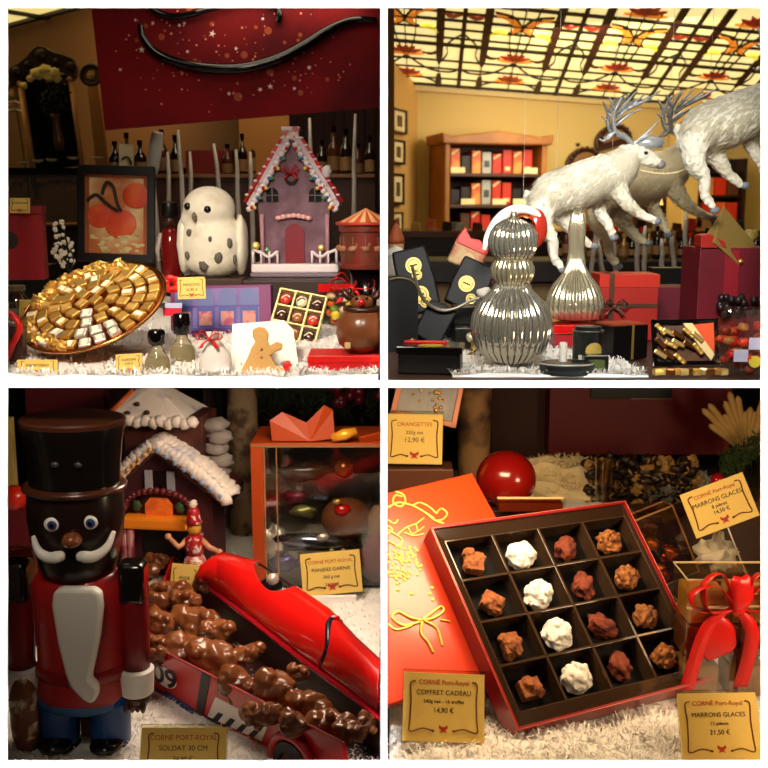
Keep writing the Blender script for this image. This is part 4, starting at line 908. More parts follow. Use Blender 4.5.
        if sg < 0:
            chain(a, [z(629, 145), z(638, 137, 3), z(652, 122, 5)], [2.4, 1.6, .7], 8); chain(a, [z(634, 141, 2), z(646, 134, 5)], [1.6, .6], 6)
            a.poly([(x - 585, 216 - y_) for x, y_ in ((632, 145), (640, 138), (650, 137), (660, 140), (658, 148), (648, 150), (638, 148))], -5, -3.4)
        t.part('antler', a, ANT, smooth=True)
    L = (ZC - t.P.z) / t.s
    t.part('hanging_thread', MB().tube([(-30, 0, 20), (-30, 0, L)], .18, 5).tube([(25, 0, 40), (25, 0, L)], .18, 5), m('nylon', (200, 200, 190), .3))
    return t
P1 = w(585, 216, .34); reindeer(P1, 'front white reindeer figurine leaping to the right, whole body visible')
P2 = w(640, 213, .58); reindeer(P2, 'cream reindeer figurine half hidden behind the front one', fur=m('fur_cream', (244, 228, 184), .75, bump=(180, .9)))
P3 = w(738, 152, .30); reindeer(P3, 'white reindeer figurine at the right edge, its head outside the opening', s=sc(P3) * 1.06)
# harness line between the reindeer
t = T('harness_cord', 'pale cord slung between the two leading reindeer', 'cord', w(640, 170, .33))
t.single(MB().tube(spline([(0, 0, 0), (16, 0, -3), (34, 0, -3), (55, 0, 5)], 6), .9, 6), m('cord_pale', (226, 210, 160), .5), smooth=True)
# ---- ribbed silver ornament
SLV = m('mercury_silver', (236, 232, 214), .14, .88); 
SLG = m('mercury_dull', (212, 202, 170), .2, .8)
def ribbed(mbprof, n=224, rn=28, ra=.1): return MB().lathe(mbprof, n=n, rn=rn, ra=ra)
P = w(510, 383, .075); P.z = ZT + .006
t = T('silver_ornament', 'large ribbed silver glass gourd ornament with two globes and narrow waist', 'ornament', P); t.R = t.R @ Matrix.Diagonal((.93, .93, 1))
low = [(14, 0), (24, 4), (34, 14), (39, 28), (40, 38), (38, 50), (32, 61), (24, 69), (19, 74), (17, 80)]
t.part('lower_globe', ribbed(low), SLV, smooth=True)
lines = MB()
for prf, rn_ in ((low, 28), ([(17, 104), (21, 108), (23.5, 115), (24, 122), (22, 130), (17, 137), (9, 141.5)], 24), ([(17, 80), (20, 84), (21.5, 90), (21, 96), (18.5, 101), (17, 104)], 22)):
    for k in range(rn_):
        a = 2 * PI * k / rn_; lines.tube(spline([(r * 1.004 * math.cos(a), r * 1.004 * math.sin(a), z) for r, z in prf], 3), .55, 5)
t.part('rib_lines', lines, m('rib_dark', (84, 76, 60), .35, .6), smooth=True)
t.part('waist', ribbed([(17, 80), (20, 84), (21.5, 90), (21, 96), (18.5, 101), (17, 104)], rn=22), SLG, smooth=True)
t.part('upper_globe', ribbed([(17, 104), (21, 108), (23.5, 115), (24, 122), (22, 130), (17, 137), (9, 141.5), (3, 143)], rn=24), SLV, smooth=True)
t.part('cap', MB().lathe([(3.4, 142), (3.6, 147), (2, 149), (0, 149)], n=16), m('cap_silver', (200, 196, 180), .3, .9), smooth=True)
t.part('hanging_loop', MB().tube([(3 * math.cos(2 * PI * k / 16), 0, 151 + 3 * math.sin(2 * PI * k / 16)) for k in range(16)], .6, 6, True), SILVER, smooth=True)
P = w(574, 320, .26); t = T('silver_ornament', 'smaller ribbed silver ornament with tall neck standing on the red box', 'ornament', P)
t.part('body', ribbed([(14, 0), (24, 3), (27, 14), (25, 26), (20, 36), (14, 44), (9, 54), (7, 70), (8, 90), (6, 104), (3, 112), (0, 113)], rn=26), SLG, smooth=True)
t.part('collar', MB().tube([(26.5 * math.cos(2 * PI * k / 30), 26.5 * math.sin(2 * PI * k / 30), 18) for k in range(30)], 1.4, 8, True), SLV, smooth=True)
PB = Vector((P.x, .215, ZT + .004)); hb = (P.z - ZT - .005)
t = T('red_box', 'bright red lidded box carrying the smaller ribbed silver ornament', 'box', PB, s=.001, yaw=0)
t.part('box_body', MB().box(-30, 30, 0, 70, 0, hb * 1000 - 11), m('box_crimson'), bev=1); t.part('lid', MB().box(-33, 33, -3, 73, hb * 1000 - 11, hb * 1000), RED, bev=1.5)
# curved silver ornament with red ball
P = w(530, 244, .26); t = T('curved_ornament', 'red and silver glass ball with a long curved white horn', 'ornament', P)
t.part('ball', MB().ball((-8, 0, 16), 14, n=24), m('mirror_red', (206, 110, 60), .08, 1), smooth=True)
hn = spline([(-46, 0, -6), (-42, 0, 8), (-34, 0, 22), (-22, 0, 32), (-8, 0, 35), (6, 0, 30), (10, 0, 22)], 6)
t.part('horn', MB().tube(hn, [1.6 + 3.4 * math.sin(PI * min(1, i / 34)) + .6 for i in range(len(hn))], 10), PORC, smooth=True)
t.part('red_back', MB().ball((6, 5, 16), 12, 10, 20, 16), m('orn_red', (176, 46, 30), .25, coat=.5), smooth=True)
t.part('ring', MB().tube([(-8 + 13 * math.cos(PI + PI * k / 14), -8, 12 + 12 * math.sin(PI + PI * k / 14)) for k in range(15)], 1.5, 8), SILVER, smooth=True)
t.part('hanging_thread', MB().tube([(-8, 0, 34), (-8, 0, (ZC - P.z) / t.s)], .15, 5), m('nylon'))
# ---- left: black packages with gold seals, black chest, round seals
SEAL = m('seal_gold', (206, 178, 92), .4, .3)
def pack(px, py, Y, wd, hg, roll, seals, label, name='black_packet'):
    t = T(name, label, 'packet', w(px, py, Y), roll=roll, tilt=-12)
    t.part('packet', MB().poly([(-wd / 2, 0), (wd / 2, 0), (wd / 2 + 1, hg * .5), (wd / 2 - 1, hg), (-wd / 2 + 1, hg), (-wd / 2 - 1, hg * .5)], -6, 6), m('black_wrap', (10, 9, 14), .5, spec=.3), bev=2)
    for x, z, r in seals:
        s_ = t.part('gold_seal', MB().poly(disc(x, z, r), -7.2, -5.8), SEAL)
        t.part('printed_ring', MB().tube([(x + r * .72 * math.cos(2 * PI * i / 20), -7.4, z + r * .72 * math.sin(2 * PI * i / 20)) for i in range(20)], .35, 5, True).box(x - r * .5, x + r * .5, -7.6, -7.1, z - .8, z + .8), INK, parent=s_)
    return t
pack(424, 313, .30, 36, 66, -14, [(1, 48, 8), (2, 38, 5), (0, 18, 9), (4, 10, 6)], 'tall black packet with three gold seals leaning left of the silver ornament')
pack(460, 308, .33, 36, 50, 24, [(-4, 24, 8), (6, 12, 5)], 'black packet with one gold seal leaning right towards the silver ornament')
pack(448, 330, .22, 40, 30, -62, [], 'plain black packet lying under the two gold-sealed packets')
T('display_riser', 'black riser under the gold-sealed packets', 'riser', Vector((.07, .30, ZT + .003)), s=.001).single(MB().box(-60, 70, 0, 110, 0, 28), BLACK, bev=1)
t = T('beaded_chain', 'grey silver cord curving below the black packets', 'cord', w(446, 306, .21)); 
t.part('cord', MB().tube(spline([(-34, 0, 40), (-28, 0, 18), (-20, 0, 4), (-6, 0, -4), (10, 0, -2), (26, 0, 6), (40, 0, 10)], 7), 1.7, 8), m('cord_grey', (130, 124, 110), .3, .6), smooth=True)
t.part('tassel', MB().ball((38, -2, 14), 8, 5, 5, 10, .4, 2), m('tassel_white', (214, 210, 200), .6), smooth=True)
P = onshelf(402, 352); t = T('black_chest', 'black rounded chest at the left edge of the upper right opening', 'chest', P, s=sc(P))
t.part('chest_body', MB().poly([(-22, 0), (16, 0), (16, 56)] + [(-3 + 19 * math.cos(PI * k / 10), 60 + 14 * math.sin(PI * k / 10)) for k in range(11)] + [(-22, 56)], 0, 34), m('chest_black', (12, 8, 8), .5), bev=1)
t.part('gilt_edge', MB().tube([(-3 + 19 * math.cos(PI * k / 12), -1, 60 + 14 * math.sin(PI * k / 12)) for k in range(13)] , .9, 6), m('gilt', (120, 100, 70), .4, .5), smooth=True)
t.part('lock', MB().ball((10, -2, 10), 4.5, 2, 4.5, 12), m('lock_gold', (150, 112, 50), .4, .5), smooth=True)
t = T('santa_figure', 'small figure with orange hat and white beard at the left edge above the chest', 'figurine', w(396, 276, .42))
t.part('coat', MB().lathe([(14, 0), (15, 4), (12, 18), (8, 26)], n=18), m('coat_grey', (176, 166, 150), .7), smooth=True)
t.part('head', MB().ball((0, 0, 30), 8, n=14), m('face', (196, 140, 100), .6), smooth=True)
t.part('beard', MB().ball((0, -6, 24), 8, 4, 7, 12, .5, 2), m('beard_white', (216, 210, 196), .8), smooth=True)
t.part('hat', MB().lathe([(9, 33), (8, 38), (4, 48), (0, 54)], n=16), m('hat_orange', (156, 74, 34), .6), smooth=True)
t = T('red_gift_packet', 'red and cream wrapped packet tilted above the black packets', 'packet', w(462, 268, .36), roll=24, tilt=-8)
t.part('packet', MB().box(-17, 17, -6, 6, 0, 26), m('gift_cream', (200, 164, 110), .5, mix=((176, 60, 40), 34, .45, .6)), bev=2)
t.part('red_flap', MB().poly([(-17, 27), (-14, 38), (-4, 30), (4, 32), (17, 27), (16, 20), (-16, 20)], -7, 5), m('flap_red', (204, 40, 28), .4), bev=1)
t.part('paper_seal', MB().poly(disc(2, 10, 6), -7.5, -6), m('seal_cream'))
T('purple_tube', 'thin dark pink tube slanting from the red packet to the ornament', 'tube', w(470, 268, .38)).single(MB().tube([(-8, 0, 6), (26, 0, -14)], 3, 10), m('tube_pink', (120, 30, 54), .4), smooth=True)
# gift box open, black with red
P = onshelf(430, 379); t = T('black_gift_box', 'flat black gift box with red ribbon and gold oval seal at the lower left', 'gift box', P, yaw=-8)
t.part('box_body', MB().box(-32, 30, 0, 40, 0, 20), BLACK, bev=.6); t.part('lid', MB().box(-34, 32, -2, 42, 20, 27), BLACKG, bev=.8)
t.part('red_ribbon', MB().box(-30, 14, 26, 34, 27, 29), RIB, bev=.4)
t.part('gold_oval', MB().lathe([(12, 27), (12, 28), (0, 28)], n=30, c=(0, 9, 0), sy=.5), m('oval_gold', (226, 190, 60), .35, .4))
random.seed(41)
for k in range(16):
    px = random.uniform(452, 486); py = random.uniform(318, 368); pos = w(px, py, .14 + .1 * (368 - py) / 60); 
    T('bauble', 'little dull gold bauble in the heap between black box and silver ornament', 'bauble', pos, group='gold baubles beside the black box').single(MB().ball((0, 0, 0), random.uniform(3, 5.5), n=12, amp=.2, fs=2, seed=k), [m('bauble_gold', (150, 120, 60), .3, .7), m('bauble_green', (70, 66, 36), .3, .5), m('bauble_pale', (190, 180, 150), .35, .4)][k % 3], smooth=True)
T('bauble_heap_stand', 'black stepped stand holding the gold baubles', 'riser', Vector((w(468, 360, .2).x, .2, ZT + .003)), s=.001).single(MB().box(-16, 20, 0, 70, 0, 26).box(-16, 20, 35, 70, 26, 48), BLACK, bev=1)
# ---- tins in the middle foreground
for px, py, lb in ((587, 366, 'upright black tin with a gold round label right of the big silver ornament'),):
    t = T('black_tin', lb, 'tin', onshelf(px, py) + Vector((0, .0, 0)))
    t.part('tin', MB().lathe([(14, 0), (15, 1), (15, 34), (13, 35), (13, 39), (0, 40)], n=32), m('tin_black', (20, 24, 22), .3, coat=.5), smooth='a')
    t.part('rim', MB().tube([(14.6 * math.cos(2 * PI * k / 30), 14.6 * math.sin(2 * PI * k / 30), 35) for k in range(30)], .8, 6, True), m('rim_grey', (110, 112, 104), .3, .6), smooth=True)
    def cylpatch(a0_, a1_, z0, z1, r): return MB().grid(lambda u, v: (r * math.sin(a0_ + (a1_ - a0_) * u), -r * math.cos(a0_ + (a1_ - a0_) * u), z0 + (z1 - z0) * v), 8, 1)
    sd = t.part('gold_label', MB().grid(lambda u, v: (lambda x, z: (x, -math.sqrt(15.4 ** 2 - x * x), 16 + z))(3.5 + 8.5 * v * math.cos(2 * PI * u), 8.5 * v * math.sin(2 * PI * u)), 20, 3), SEAL)
    t.part('printed_line', cylpatch(-.8, -.2, 6, 12, 15.5), m('label_white', (190, 190, 170), .5))
t = T('black_tin', 'wide low black tin with white rim at the bottom middle', 'tin', onshelf(566, 382)); 
t.part('tin', MB().lathe([(26, 0), (27, 1), (27, 10), (25, 12), (0, 12)], n=36, sy=.7), m('tin_black'), smooth='a')
t.part('rim', MB().tube([(27 * math.cos(2 * PI * k / 36), 19 * math.sin(2 * PI * k / 36), 11) for k in range(36)], .9, 6, True), m('rim_white', (200, 200, 190), .3, .4), smooth=True)
t = T('black_tin', 'low black tin with green label at the bottom, below upright tin', 'tin', onshelf(596, 384)); 
t.part('tin', MB().box(-12, 12, 0, 18, 0, 18), m('tin_black'), bev=1.2); t.part('label', MB().box(-8, 8, -.6, 0, 3, 14), m('label_green', (84, 96, 50), .5))
t = T('tea_light', 'small white cylinder candle standing on the wide low tin', 'candle', onshelf(563, 382) + Vector((0, .004, .0125))); t.single(MB().lathe([(4, 0), (4, 18), (3.2, 19), (3.2, 17), (0, 17)], n=18), m('candle_white', (230, 226, 214), .5), smooth='a')
# ---- right: boxes
def gbox(px, py, Y, x0, x1, dp, h_, label, mat, name='gift_box', yaw=0, lid=None, ribbon=None, Z=None):
    t = T(name, label, 'gift box', w(px, py, Y), yaw=yaw)
    hb = h_ * .8 if lid else h_
    t.part('box_body', MB().box(x0, x1, 0, dp, 0, hb), mat, bev=.6)
    if lid: t.part('lid', MB().box(x0 - 1, x1 + 1, -1, dp + 1, hb, h_), lid, bev=.7)
    if ribbon:
        xm_ = x0 + (x1 - x0) * ribbon[0]
        t.part('ribbon', MB().box(xm_ - 2.5, xm_ + 2.5, -1.6, -.6, 0, h_).box(x0, x1, -1.6, -.6, h_ * .5, h_ * .5 + 4).box(xm_ - 2.5, xm_ + 2.5, -1, dp, h_ + .1, h_ + .8), ribbon[1], bev=.2)
    return t
t = gbox(630, 343, .30, -32, 26, 40, 66, 'red gift box tied with dark ribbon behind the open black box', m('box_redbrown', (150, 34, 26), .4), lid=m('lid_redbrown', (176, 44, 30), .35), ribbon=(.2, m('ribbon_dark', (90, 60, 46), .3, .3)))
bow(t, (-18, -4, 34), 26, 10, m('ribbon_dark'))
gbox(656, 340, .40, -36, 32, 40, 44, 'dark maroon gift box behind and right of the ribboned red box', m('box_maroon', (92, 20, 34), .45))
gbox(674, 310, .56, -22, 18, 24, 42, 'black box standing above the maroon box, before the bottles', BLACK)
T('display_riser', 'dark riser under the black box at the right', 'riser', Vector((w(674, 310, .56).x, .55, ZT + .003)), s=.001).single(MB().box(-40, 34, 0, 50, 0, (w(674, 310, .56).z - ZT) * 1000 - 4), DARK, bev=1)
t = gbox(728, 345, .32, -33, 44, 60, 90, 'big maroon box at the right edge under the olive paper cone', m('box_bigmaroon', (110, 14, 30), .5, mix=((90, 10, 26), 10, .4, .6)))
t.part('red_fold', MB().poly([(-33, 90), (-34, 102), (-26, 104), (-10, 96), (-8, 90)], -3, 20), m('fold_red', (160, 34, 26), .4), bev=.6)
t.part('light_strip', MB().box(-8, 6, -.5, .2, 2, 88), m('strip_red', (140, 22, 36), .45))
t = T('paper_cone', 'olive brown folded paper pyramid on top of the big maroon box', 'package', w(730, 262, .33), yaw=18)
t.part('paper', MB().add([(-25, -6, 20), (4, -10, -3), (26, -4, 18), (26, 16, 18), (-25, 14, 20), (-8, 4, 56), (4, 14, -3)], [(0, 1, 5), (1, 2, 5), (2, 3, 5), (3, 4, 5), (4, 0, 5), (0, 4, 6, 1), (1, 6, 3, 2)]), m('paper_olive', (132, 108, 52), .6), bev=.6)
t.part('clasp', MB().ball((4, -11, 1), 2.6, n=10), GOLD, smooth=True)
t.part('tissue', MB().ball((26, 4, 26), 9, 7, 7, 10, .7, 1.6, 4), m('tissue_olive', (140, 120, 56), .6), smooth=True)
# open black box with gold pieces
P = onshelf(634, 360); t = T('open_black_box', 'black gift box with gold band and red lid left of the open tray', 'gift box', P, yaw=24)
t.part('box_body', MB().box(-26, 16, 0, 34, 0, 34), BLACK, bev=.6); t.part('top', MB().box(-24, 14, 2, 32, 34, 35.5), m('dark_orange', (150, 60, 30), .4)); t.part('gold_band', MB().box(-4, -1.5, -.8, 0, 0, 34), GOLD)
P = onshelf(684, 366); t = T('chocolate_display', 'black rimmed tray propped upright showing gold wrapped sticks and orange paper', 'display tray', P, yaw=-6, tilt=-14, roll=-2)
fm = MB().box(-30, 34, -2, 4, 0, 4).box(-30, 34, -2, 4, 42, 46).box(-30, -26, -2, 4, 0, 46).box(30, 34, -2, 4, 0, 46)
t.part('rim', fm, BLACKG, bev=.6); t.part('back', MB().box(-28, 32, 3, 5, 2, 44), m('tray_brown', (96, 56, 24), .4, mix=((50, 26, 12), 30, .4, .6)))
t.part('orange_paper', MB().poly([(8, 40), (30, 42), (30, 12), (22, 10)], -1, 2.5), m('paper_orange', (236, 84, 30), .4)); t.part('cream_paper', MB().poly([(0, 42), (9, 42), (30, 10), (26, 4), (10, 26)], -1.6, 2.6), m('paper_cream', (240, 214, 150), .4))
random.seed(44)
for k in range(13):
    x = -22 + (k % 5) * 9 + random.uniform(-2, 2); z = 36 - (k // 5) * 12 + random.uniform(-2, 2) - (k % 5) * 2
    pos = t.P + t.R @ Vector((x, -2.6, z)); q = T('gold_stick', 'gold wrapped stick in the propped black tray', 'wrapped stick', pos, group='gold sticks in the propped tray', s=t.s, roll=38 + random.uniform(-12, 12), tilt=-14)
    q.single(MB().box(-7, 7, -2, 2, -2.4, 2.4), [GOLD, m('gold_pale', (244, 208, 130), .3, .8), m('brown_foil', (120, 70, 26), .3, .8)][k % 3], bev=1)
for k in range(11):
    pos = w(657 + k * 6.6, 379, .026 + (k % 2) * .003); pos.z = ZT + .004; T('gold_sweet', 'gold wrapped sweet in the row along the bottom, below the propped tray', 'wrapped sweet', pos, group='gold sweets below the propped tray', yaw=random.uniform(-40, 40)).single(MB().box(-4.5, 4.5, -3, 3, -3, 4), [GOLD, m('gold_pale'), m('brown_foil')][k % 3], bev=1.2)
# candy bag right
t = T('candy_bag', 'clear bag of red sweets with white labels at the lower right edge', 'candy bag', onshelf(742, 374), s=sc(onshelf(742, 374)))
t.part('film', MB().poly([(-26, 2), (30, 2), (30, 66), (-20, 66), (-26, 40)], -9, 14), GLASS, bev=3)
for i in range(30):
    t.part('sweet', MB().ball((random.uniform(-22, 22), random.uniform(-7, 9), random.uniform(5, 50)), 6, 5, 4.5, 10, .4, 2, i), m('rsweet_%d' % (i % 4), [(196, 30, 20), (150, 50, 30), (216, 60, 30), (190, 120, 60)][i % 4], .3), smooth=True)
for x, z, rl in ((-6, 20, 6), (8, 32, 8)): t.part('white_label', MB().box(x - 7, x + 7, -11, -10, z - 6, z + 6), m('label_lilac', (196, 196, 222), .5), bev=.4)
t.part('yellow_sticker', MB().poly(disc(8, 14, 6), -11, -10), m('sticker_yellow', (226, 206, 70), .5))
t = T('dark_berries', 'dark berry bunch behind the bag of red sweets', 'berries', w(740, 312, .31)); bb = MB()
for i in range(24): bb.ball((random.uniform(-22, 18), random.uniform(-6, 2), random.uniform(-2, 16)), 4, n=8)
t.single(bb, m('berry_dark', (40, 26, 26), .3), smooth=True, )
t.root['kind'] = 'stuff'
# ================================================================== LOWER LEFT
SIDE[:] = [-1, ZB + .001]
def onfl(px, py, dz=0.0): return hz(px, py, ZB + .006 + dz)
# ---- nutcracker
P = Vector((w(87, 760, .05).x, .05, ZB + .004)); sN = sc(w(81, 600, .05))
t = T('nutcracker', 'dark chocolate nutcracker soldier in red coat, blue trousers and tall hat', 'nutcracker', P, s=sN, roll=.7)
kz = (w(81, 414, .05).z - P.z) / sN / 362
def Z(py): return (w(81, py, .05).z - P.z) / sN       # height of a photographed row
NB = m('nut_black', (16, 10, 9), .22, coat=.35); NBR = m('nut_brown', (70, 34, 18), .3, coat=.4); NR = m('nut_red', (164, 20, 22), .4, coat=.2)
BLU = m('nut_blue', (18, 62, 122), .38, coat=.2); NW = m('nut_white', (226, 222, 214), .4, coat=.2)
t.part('hat', MB().lathe([(44, Z(487)), (44, Z(470)), (47, Z(440)), (50.5, Z(424)), (50, Z(421))], n=48, sy=.85), NB, smooth='a')
t.part('hat_top', MB().lathe([(50.5, Z(423)), (51, Z(419)), (49, Z(417)), (0, Z(416))], n=48, sy=.85), NBR, smooth='a')
t.part('hat_brim', MB().lathe([(46, Z(489)), (50, Z(487)), (50.5, Z(484)), (47, Z(482))], n=48, sy=.9), NBR, smooth=True)
t.part('hat_emblem', MB().ball((-6, -39, Z(455)), 4, 2, 3, 10).ball((16, -39, Z(455)), 4, 2, 3, 10), m('emblem_dim', (60, 56, 56), .2), smooth=True)
hd = t.part('head', MB().lathe([(34, Z(577)), (38, Z(560)), (44, Z(540)), (47, Z(515)), (46, Z(490)), (44, Z(484))], n=48, sy=.88), m('nut_face', (30, 15, 10), .3, coat=.15), smooth=True)
for x, zz in ((-11, 512), (24, 511)):
    yy = -.88 * math.sqrt(47 ** 2 - x * x)
    e = t.part('eye', MB().ball((x, yy, Z(zz)), 7.5, 3, 7, 18), NW, parent=hd, smooth=True)
    t.part('iris', MB().ball((x + 1, yy - 2.2, Z(zz)), 4.6, 1.6, 4.6, 14), m('iris_blue', (44, 62, 120), .3), parent=hd, smooth=True)
    t.part('pupil', MB().ball((x + 1, yy - 3.4, Z(zz)), 2.4, 1, 2.4, 10), BLACKG, parent=hd, smooth=True)
t.part('nose', MB().ball((9, -45, Z(525)), 9.5, 11, 7.5, 18), m('nut_nose', (128, 66, 34), .3, coat=.4), parent=hd, smooth=True)
for sg, x in ((-1, 4), (1, 10)):
    pts = spline([(x + sg * 7, -44, Z(541)), (x + sg * 18, -43 + sg * 2, Z(542)), (x + sg * 28, -38 + sg * 5, Z(536)), (x + sg * 33, -32 + sg * 8, Z(523))], 6)
    t.part('moustache', MB().tube(pts, [5.2, 5.6, 5.8, 5.8, 5.6, 5.5, 5.4, 5.2, 5, 4.8, 4.5, 4.2, 4, 3.7, 3.4, 3, 2.6, 2.2, 1.8], 10).ball((x + sg * 7, -44, Z(541)), 5.2, n=10), NW, parent=hd, smooth=True)
torso = t.part('coat', MB().lathe([(43, Z(697)), (46, Z(690)), (44, Z(672)), (44, Z(640)), (46, Z(600)), (46, Z(580)), (40, Z(572)), (32, Z(568))], n=48, sy=.72), NR, smooth=True)
t.part('belt', MB().lathe([(45, Z(672)), (46.5, Z(670)), (46.5, Z(662)), (45, Z(660))], n=48, sy=.73), m('belt_red', (130, 16, 20), .3), smooth=True, parent=torso)
bd = MB().poly([(x + 10, z) for x, z in [(-22, Z(577)), (-24, Z(590)), (-20, Z(625)), (-14, Z(655)), (-10, Z(668)), (2, Z(680)), (10, Z(684)), (16, Z(678)), (17, Z(668)), (10, Z(660)), (14, Z(645)), (20, Z(620)), (24, Z(592)), (23, Z(577)), (16, Z(573)), (-16, Z(573))]], -44, -30)
t.part('beard', bd, NW, bev=3.5, smooth='a')
for sg in (-1, 1):
    cx = -62 if sg < 0 else 54
    arm = MB().lathe([(14, Z(672)), (14.5, Z(640)), (14, Z(600)), (13, Z(580)), (10, Z(562)), (0, Z(560))], n=26, c=(cx, 0, 0), sy=.95)
    t.part('sleeve', arm, m('nut_sleeve', (120, 14, 20), .4), smooth=True)
    t.part('epaulette', MB().box(cx - 13, cx + 13, -14, 14, Z(600), Z(560)), NB, bev=5, smooth='a')
    t.part('cuff', MB().lathe([(15, Z(692)), (17, Z(690)), (18, Z(668)), (15.5, Z(666))], n=30, c=(cx, 0, 0)), NW, smooth='a')
    h_ = MB().lathe([(0, Z(706)), (10, Z(705)), (13, Z(698)), (13, Z(690))], n=20, c=(cx, 0, 0)); 
    for i in range(4): h_.ball((cx + (i - 1.5) * 5.4, -9, Z(702)), 3, 4.4, 7 - (i % 3) * .6, 10)
    h_.ball((cx - sg * 13, -6, Z(696)), 3, 3.4, 7, 10)
    t.part('hand', h_, NBR, smooth=True)
    lx = sg * 26
    t.part('trouser_leg', MB().lathe([(19, Z(752)), (20, Z(735)), (21, Z(700)), (21, Z(690))], n=30, c=(lx, 0, 0), sy=1), BLU, smooth=True)
    t.part('boot', MB().lathe([(19, 0), (20, 3), (20.5, Z(765)), (20, Z(751)), (17, Z(750))], n=30, c=(lx, 0, 0)).ball((lx, -16, 7), 17, 20, 8, 18), NB, smooth=True)
t.part('waist_band', MB().lathe([(42, Z(702)), (43.5, Z(700)), (43.5, Z(692)), (42, Z(690))], n=44, sy=.74), m('band_blue', (36, 84, 130), .4), smooth=True)
t.part('back_post', MB().box(-7, 7, 6, 14, 2, Z(700)), NBR, bev=1)
# ---- race car box
zt = ZB + .062
A1 = hz(140, 640, zt); B1 = hz(362, 753, zt + .0); A2 = hz(172, 556, zt); B2 = hz(425, 747, zt)
A1b = hz(140, 676, ZB + .006)
Lx = (B1 - A1).normalized()
t = T('race_car_box', 'red race car shaped box numbered 09 filled with milk chocolate pieces', 'candy box', A1, s=.001)
mm = lambda v: (v - t.P) / t.s
CR = m('car_red', (186, 18, 24), .28, coat=.5); CD = m('car_inside', (46, 18, 14), .5)
hT = zt - ZB - .006
def wallp(name, p, q, mat, th, z0=None, parent=None):
    d = (q - p).normalized(); n = Vector((-d.y, d.x, 0)) * th; z0 = -(hT) if z0 is None else z0
    vs = [mm(v + Vector((0, 0, z))) for z in (z0, 0) for v in (p, q, q + n, p + n)]
    return t.part(name, MB().add(vs, [(0, 3, 2, 1), (4, 5, 6, 7), (0, 1, 5, 4), (1, 2, 6, 5), (2, 3, 7, 6), (3, 0, 4, 7)]), mat, parent=parent, bev=.5)
side = wallp('side_panel', A1, B1, CR, .003); wallp('far_panel', A2, B2, CD, .003); wallp('end_panel', A2, A1, CR, .003); wallp('end_panel', B1, B2, CR, .003)
t.part('box_floor', MB().add([mm(v + Vector((0, 0, z))) for z in (-hT, -hT + .003) for v in (A1, B1, B2, A2)], [(0, 3, 2, 1), (4, 5, 6, 7), (0, 1, 5, 4), (1, 2, 6, 5), (2, 3, 7, 6), (3, 0, 4, 7)]), CD)
# panel frame for decals
Nf = Vector((Lx.y, -Lx.x, 0)); Ln = (B1 - A1).length * 1000; H = hT * 1000
def sd(x, z, o=1.0): return mm(A1 + Lx * x / 1000 + Nf * o / 1000 + Vector((0, 0, z / 1000 - hT)))
def dec(name, pts, mat, o=1.0, parent=side):
    k = len(pts); vs = [sd(x, z, -.2) for x, z in pts] + [sd(x, z, o) for x, z in pts]
    return t.part(name, MB().add(vs, [tuple(range(k)), tuple(reversed(range(k, 2 * k)))] + [(i, i + k, (i + 1) % k + k, (i + 1) % k) for i in range(k)]), mat, parent=parent)
def px2side(px, py):
    r = ray(px, py); k = (A1 - C).dot(Nf) / r.dot(Nf); q = C + r * k - A1; return q.dot(Lx) * 1000, (q.z + hT) * 1000
def dpx(name, pts, mat, o=1.0): return dec(name, [px2side(*p) for p in pts], mat, o)
DW = m('decal_white', (226, 222, 216), .35); DK = m('decal_black', (14, 12, 14), .3)
cxn, czn = px2side(165, 677); ex = Vector(px2side(176, 679)) - Vector(px2side(154, 675)); rx = ex.length / 2; rz = abs(px2side(165, 668)[1] - px2side(165, 687)[1]) / 2
rd = t.part('number_disc', MB().add([sd(cxn + rx * math.cos(2 * PI * i / 28), czn + rz * math.sin(2 * PI * i / 28), o) for o in (-.2, .8) for i in range(28)], [tuple(range(28)), tuple(reversed(range(28, 56)))] + [(i, i + 28, (i + 1) % 28 + 28, (i + 1) % 28) for i in range(28)]), DW, parent=side)
cu = bpy.data.curves.new('number_lettering', 'FONT'); cu.body = '09'; cu.size = rz * 2.0 * .001 * .95; cu.align_x = 'CENTER'; cu.align_y = 'CENTER'; cu.extrude = .0002; cu.offset = .0004
o = textmesh('number_lettering', cu, DK); o.parent = side
ang = math.atan2(Lx.y, Lx.x)
o.matrix_local = Matrix.Translation(t.R @ sd(cxn, czn, 1.1)) @ Matrix.Rotation(ang, 4, 'Z') @ Matrix.Rotation(PI / 2, 4, 'X') @ Matrix.Diagonal((rx / rz * 1.15, 1.35, 1, 1))
dpx('white_stripe', [(142, 682), (195, 716), (195, 719), (142, 685)], DW); dpx('blue_stripe', [(165, 690), (193, 708), (193, 714), (165, 697)], m('decal_blue', (40, 50, 110), .3), .9)
dpx('black_band', [(202, 672), (211, 677), (203, 716), (196, 712)], DK, .8)
dpx('white_grille', [(216, 697), (269, 724), (262, 741), (208, 716)], DW, .8)
for k in range(4):
    x = 213 + k * 12; dpx('grille_slot', [(x + 6, 712 + k * 5.8), (x + 11, 714 + k * 5.8), (x + 5, 722 + k * 5.2), (x, 719 + k * 5.2)], DK, 1.3)
dpx('pink_highlight', [(268, 745), (292, 726), (298, 728), (272, 750)], DW, .8)
wx, wz = px2side(296, 764); 
def ring3(r, o): return [sd(wx + r * math.cos(2 * PI * i / 30), wz + r * math.sin(2 * PI * i / 30), o) for i in range(30)]
wl = t.part('wheel', MB().add(ring3(27, 1) + ring3(27, 9) + ring3(17, 10) + ring3(15, 7), [tuple(range(30))] + [(i + 30 * j, (i + 1) % 30 + 30 * j, (i + 1) % 30 + 30 * (j + 1), i + 30 * (j + 1)) for j in range(3) for i in range(30)] + [tuple(range(90, 120))]), m('tyre', (20, 18, 20), .5))
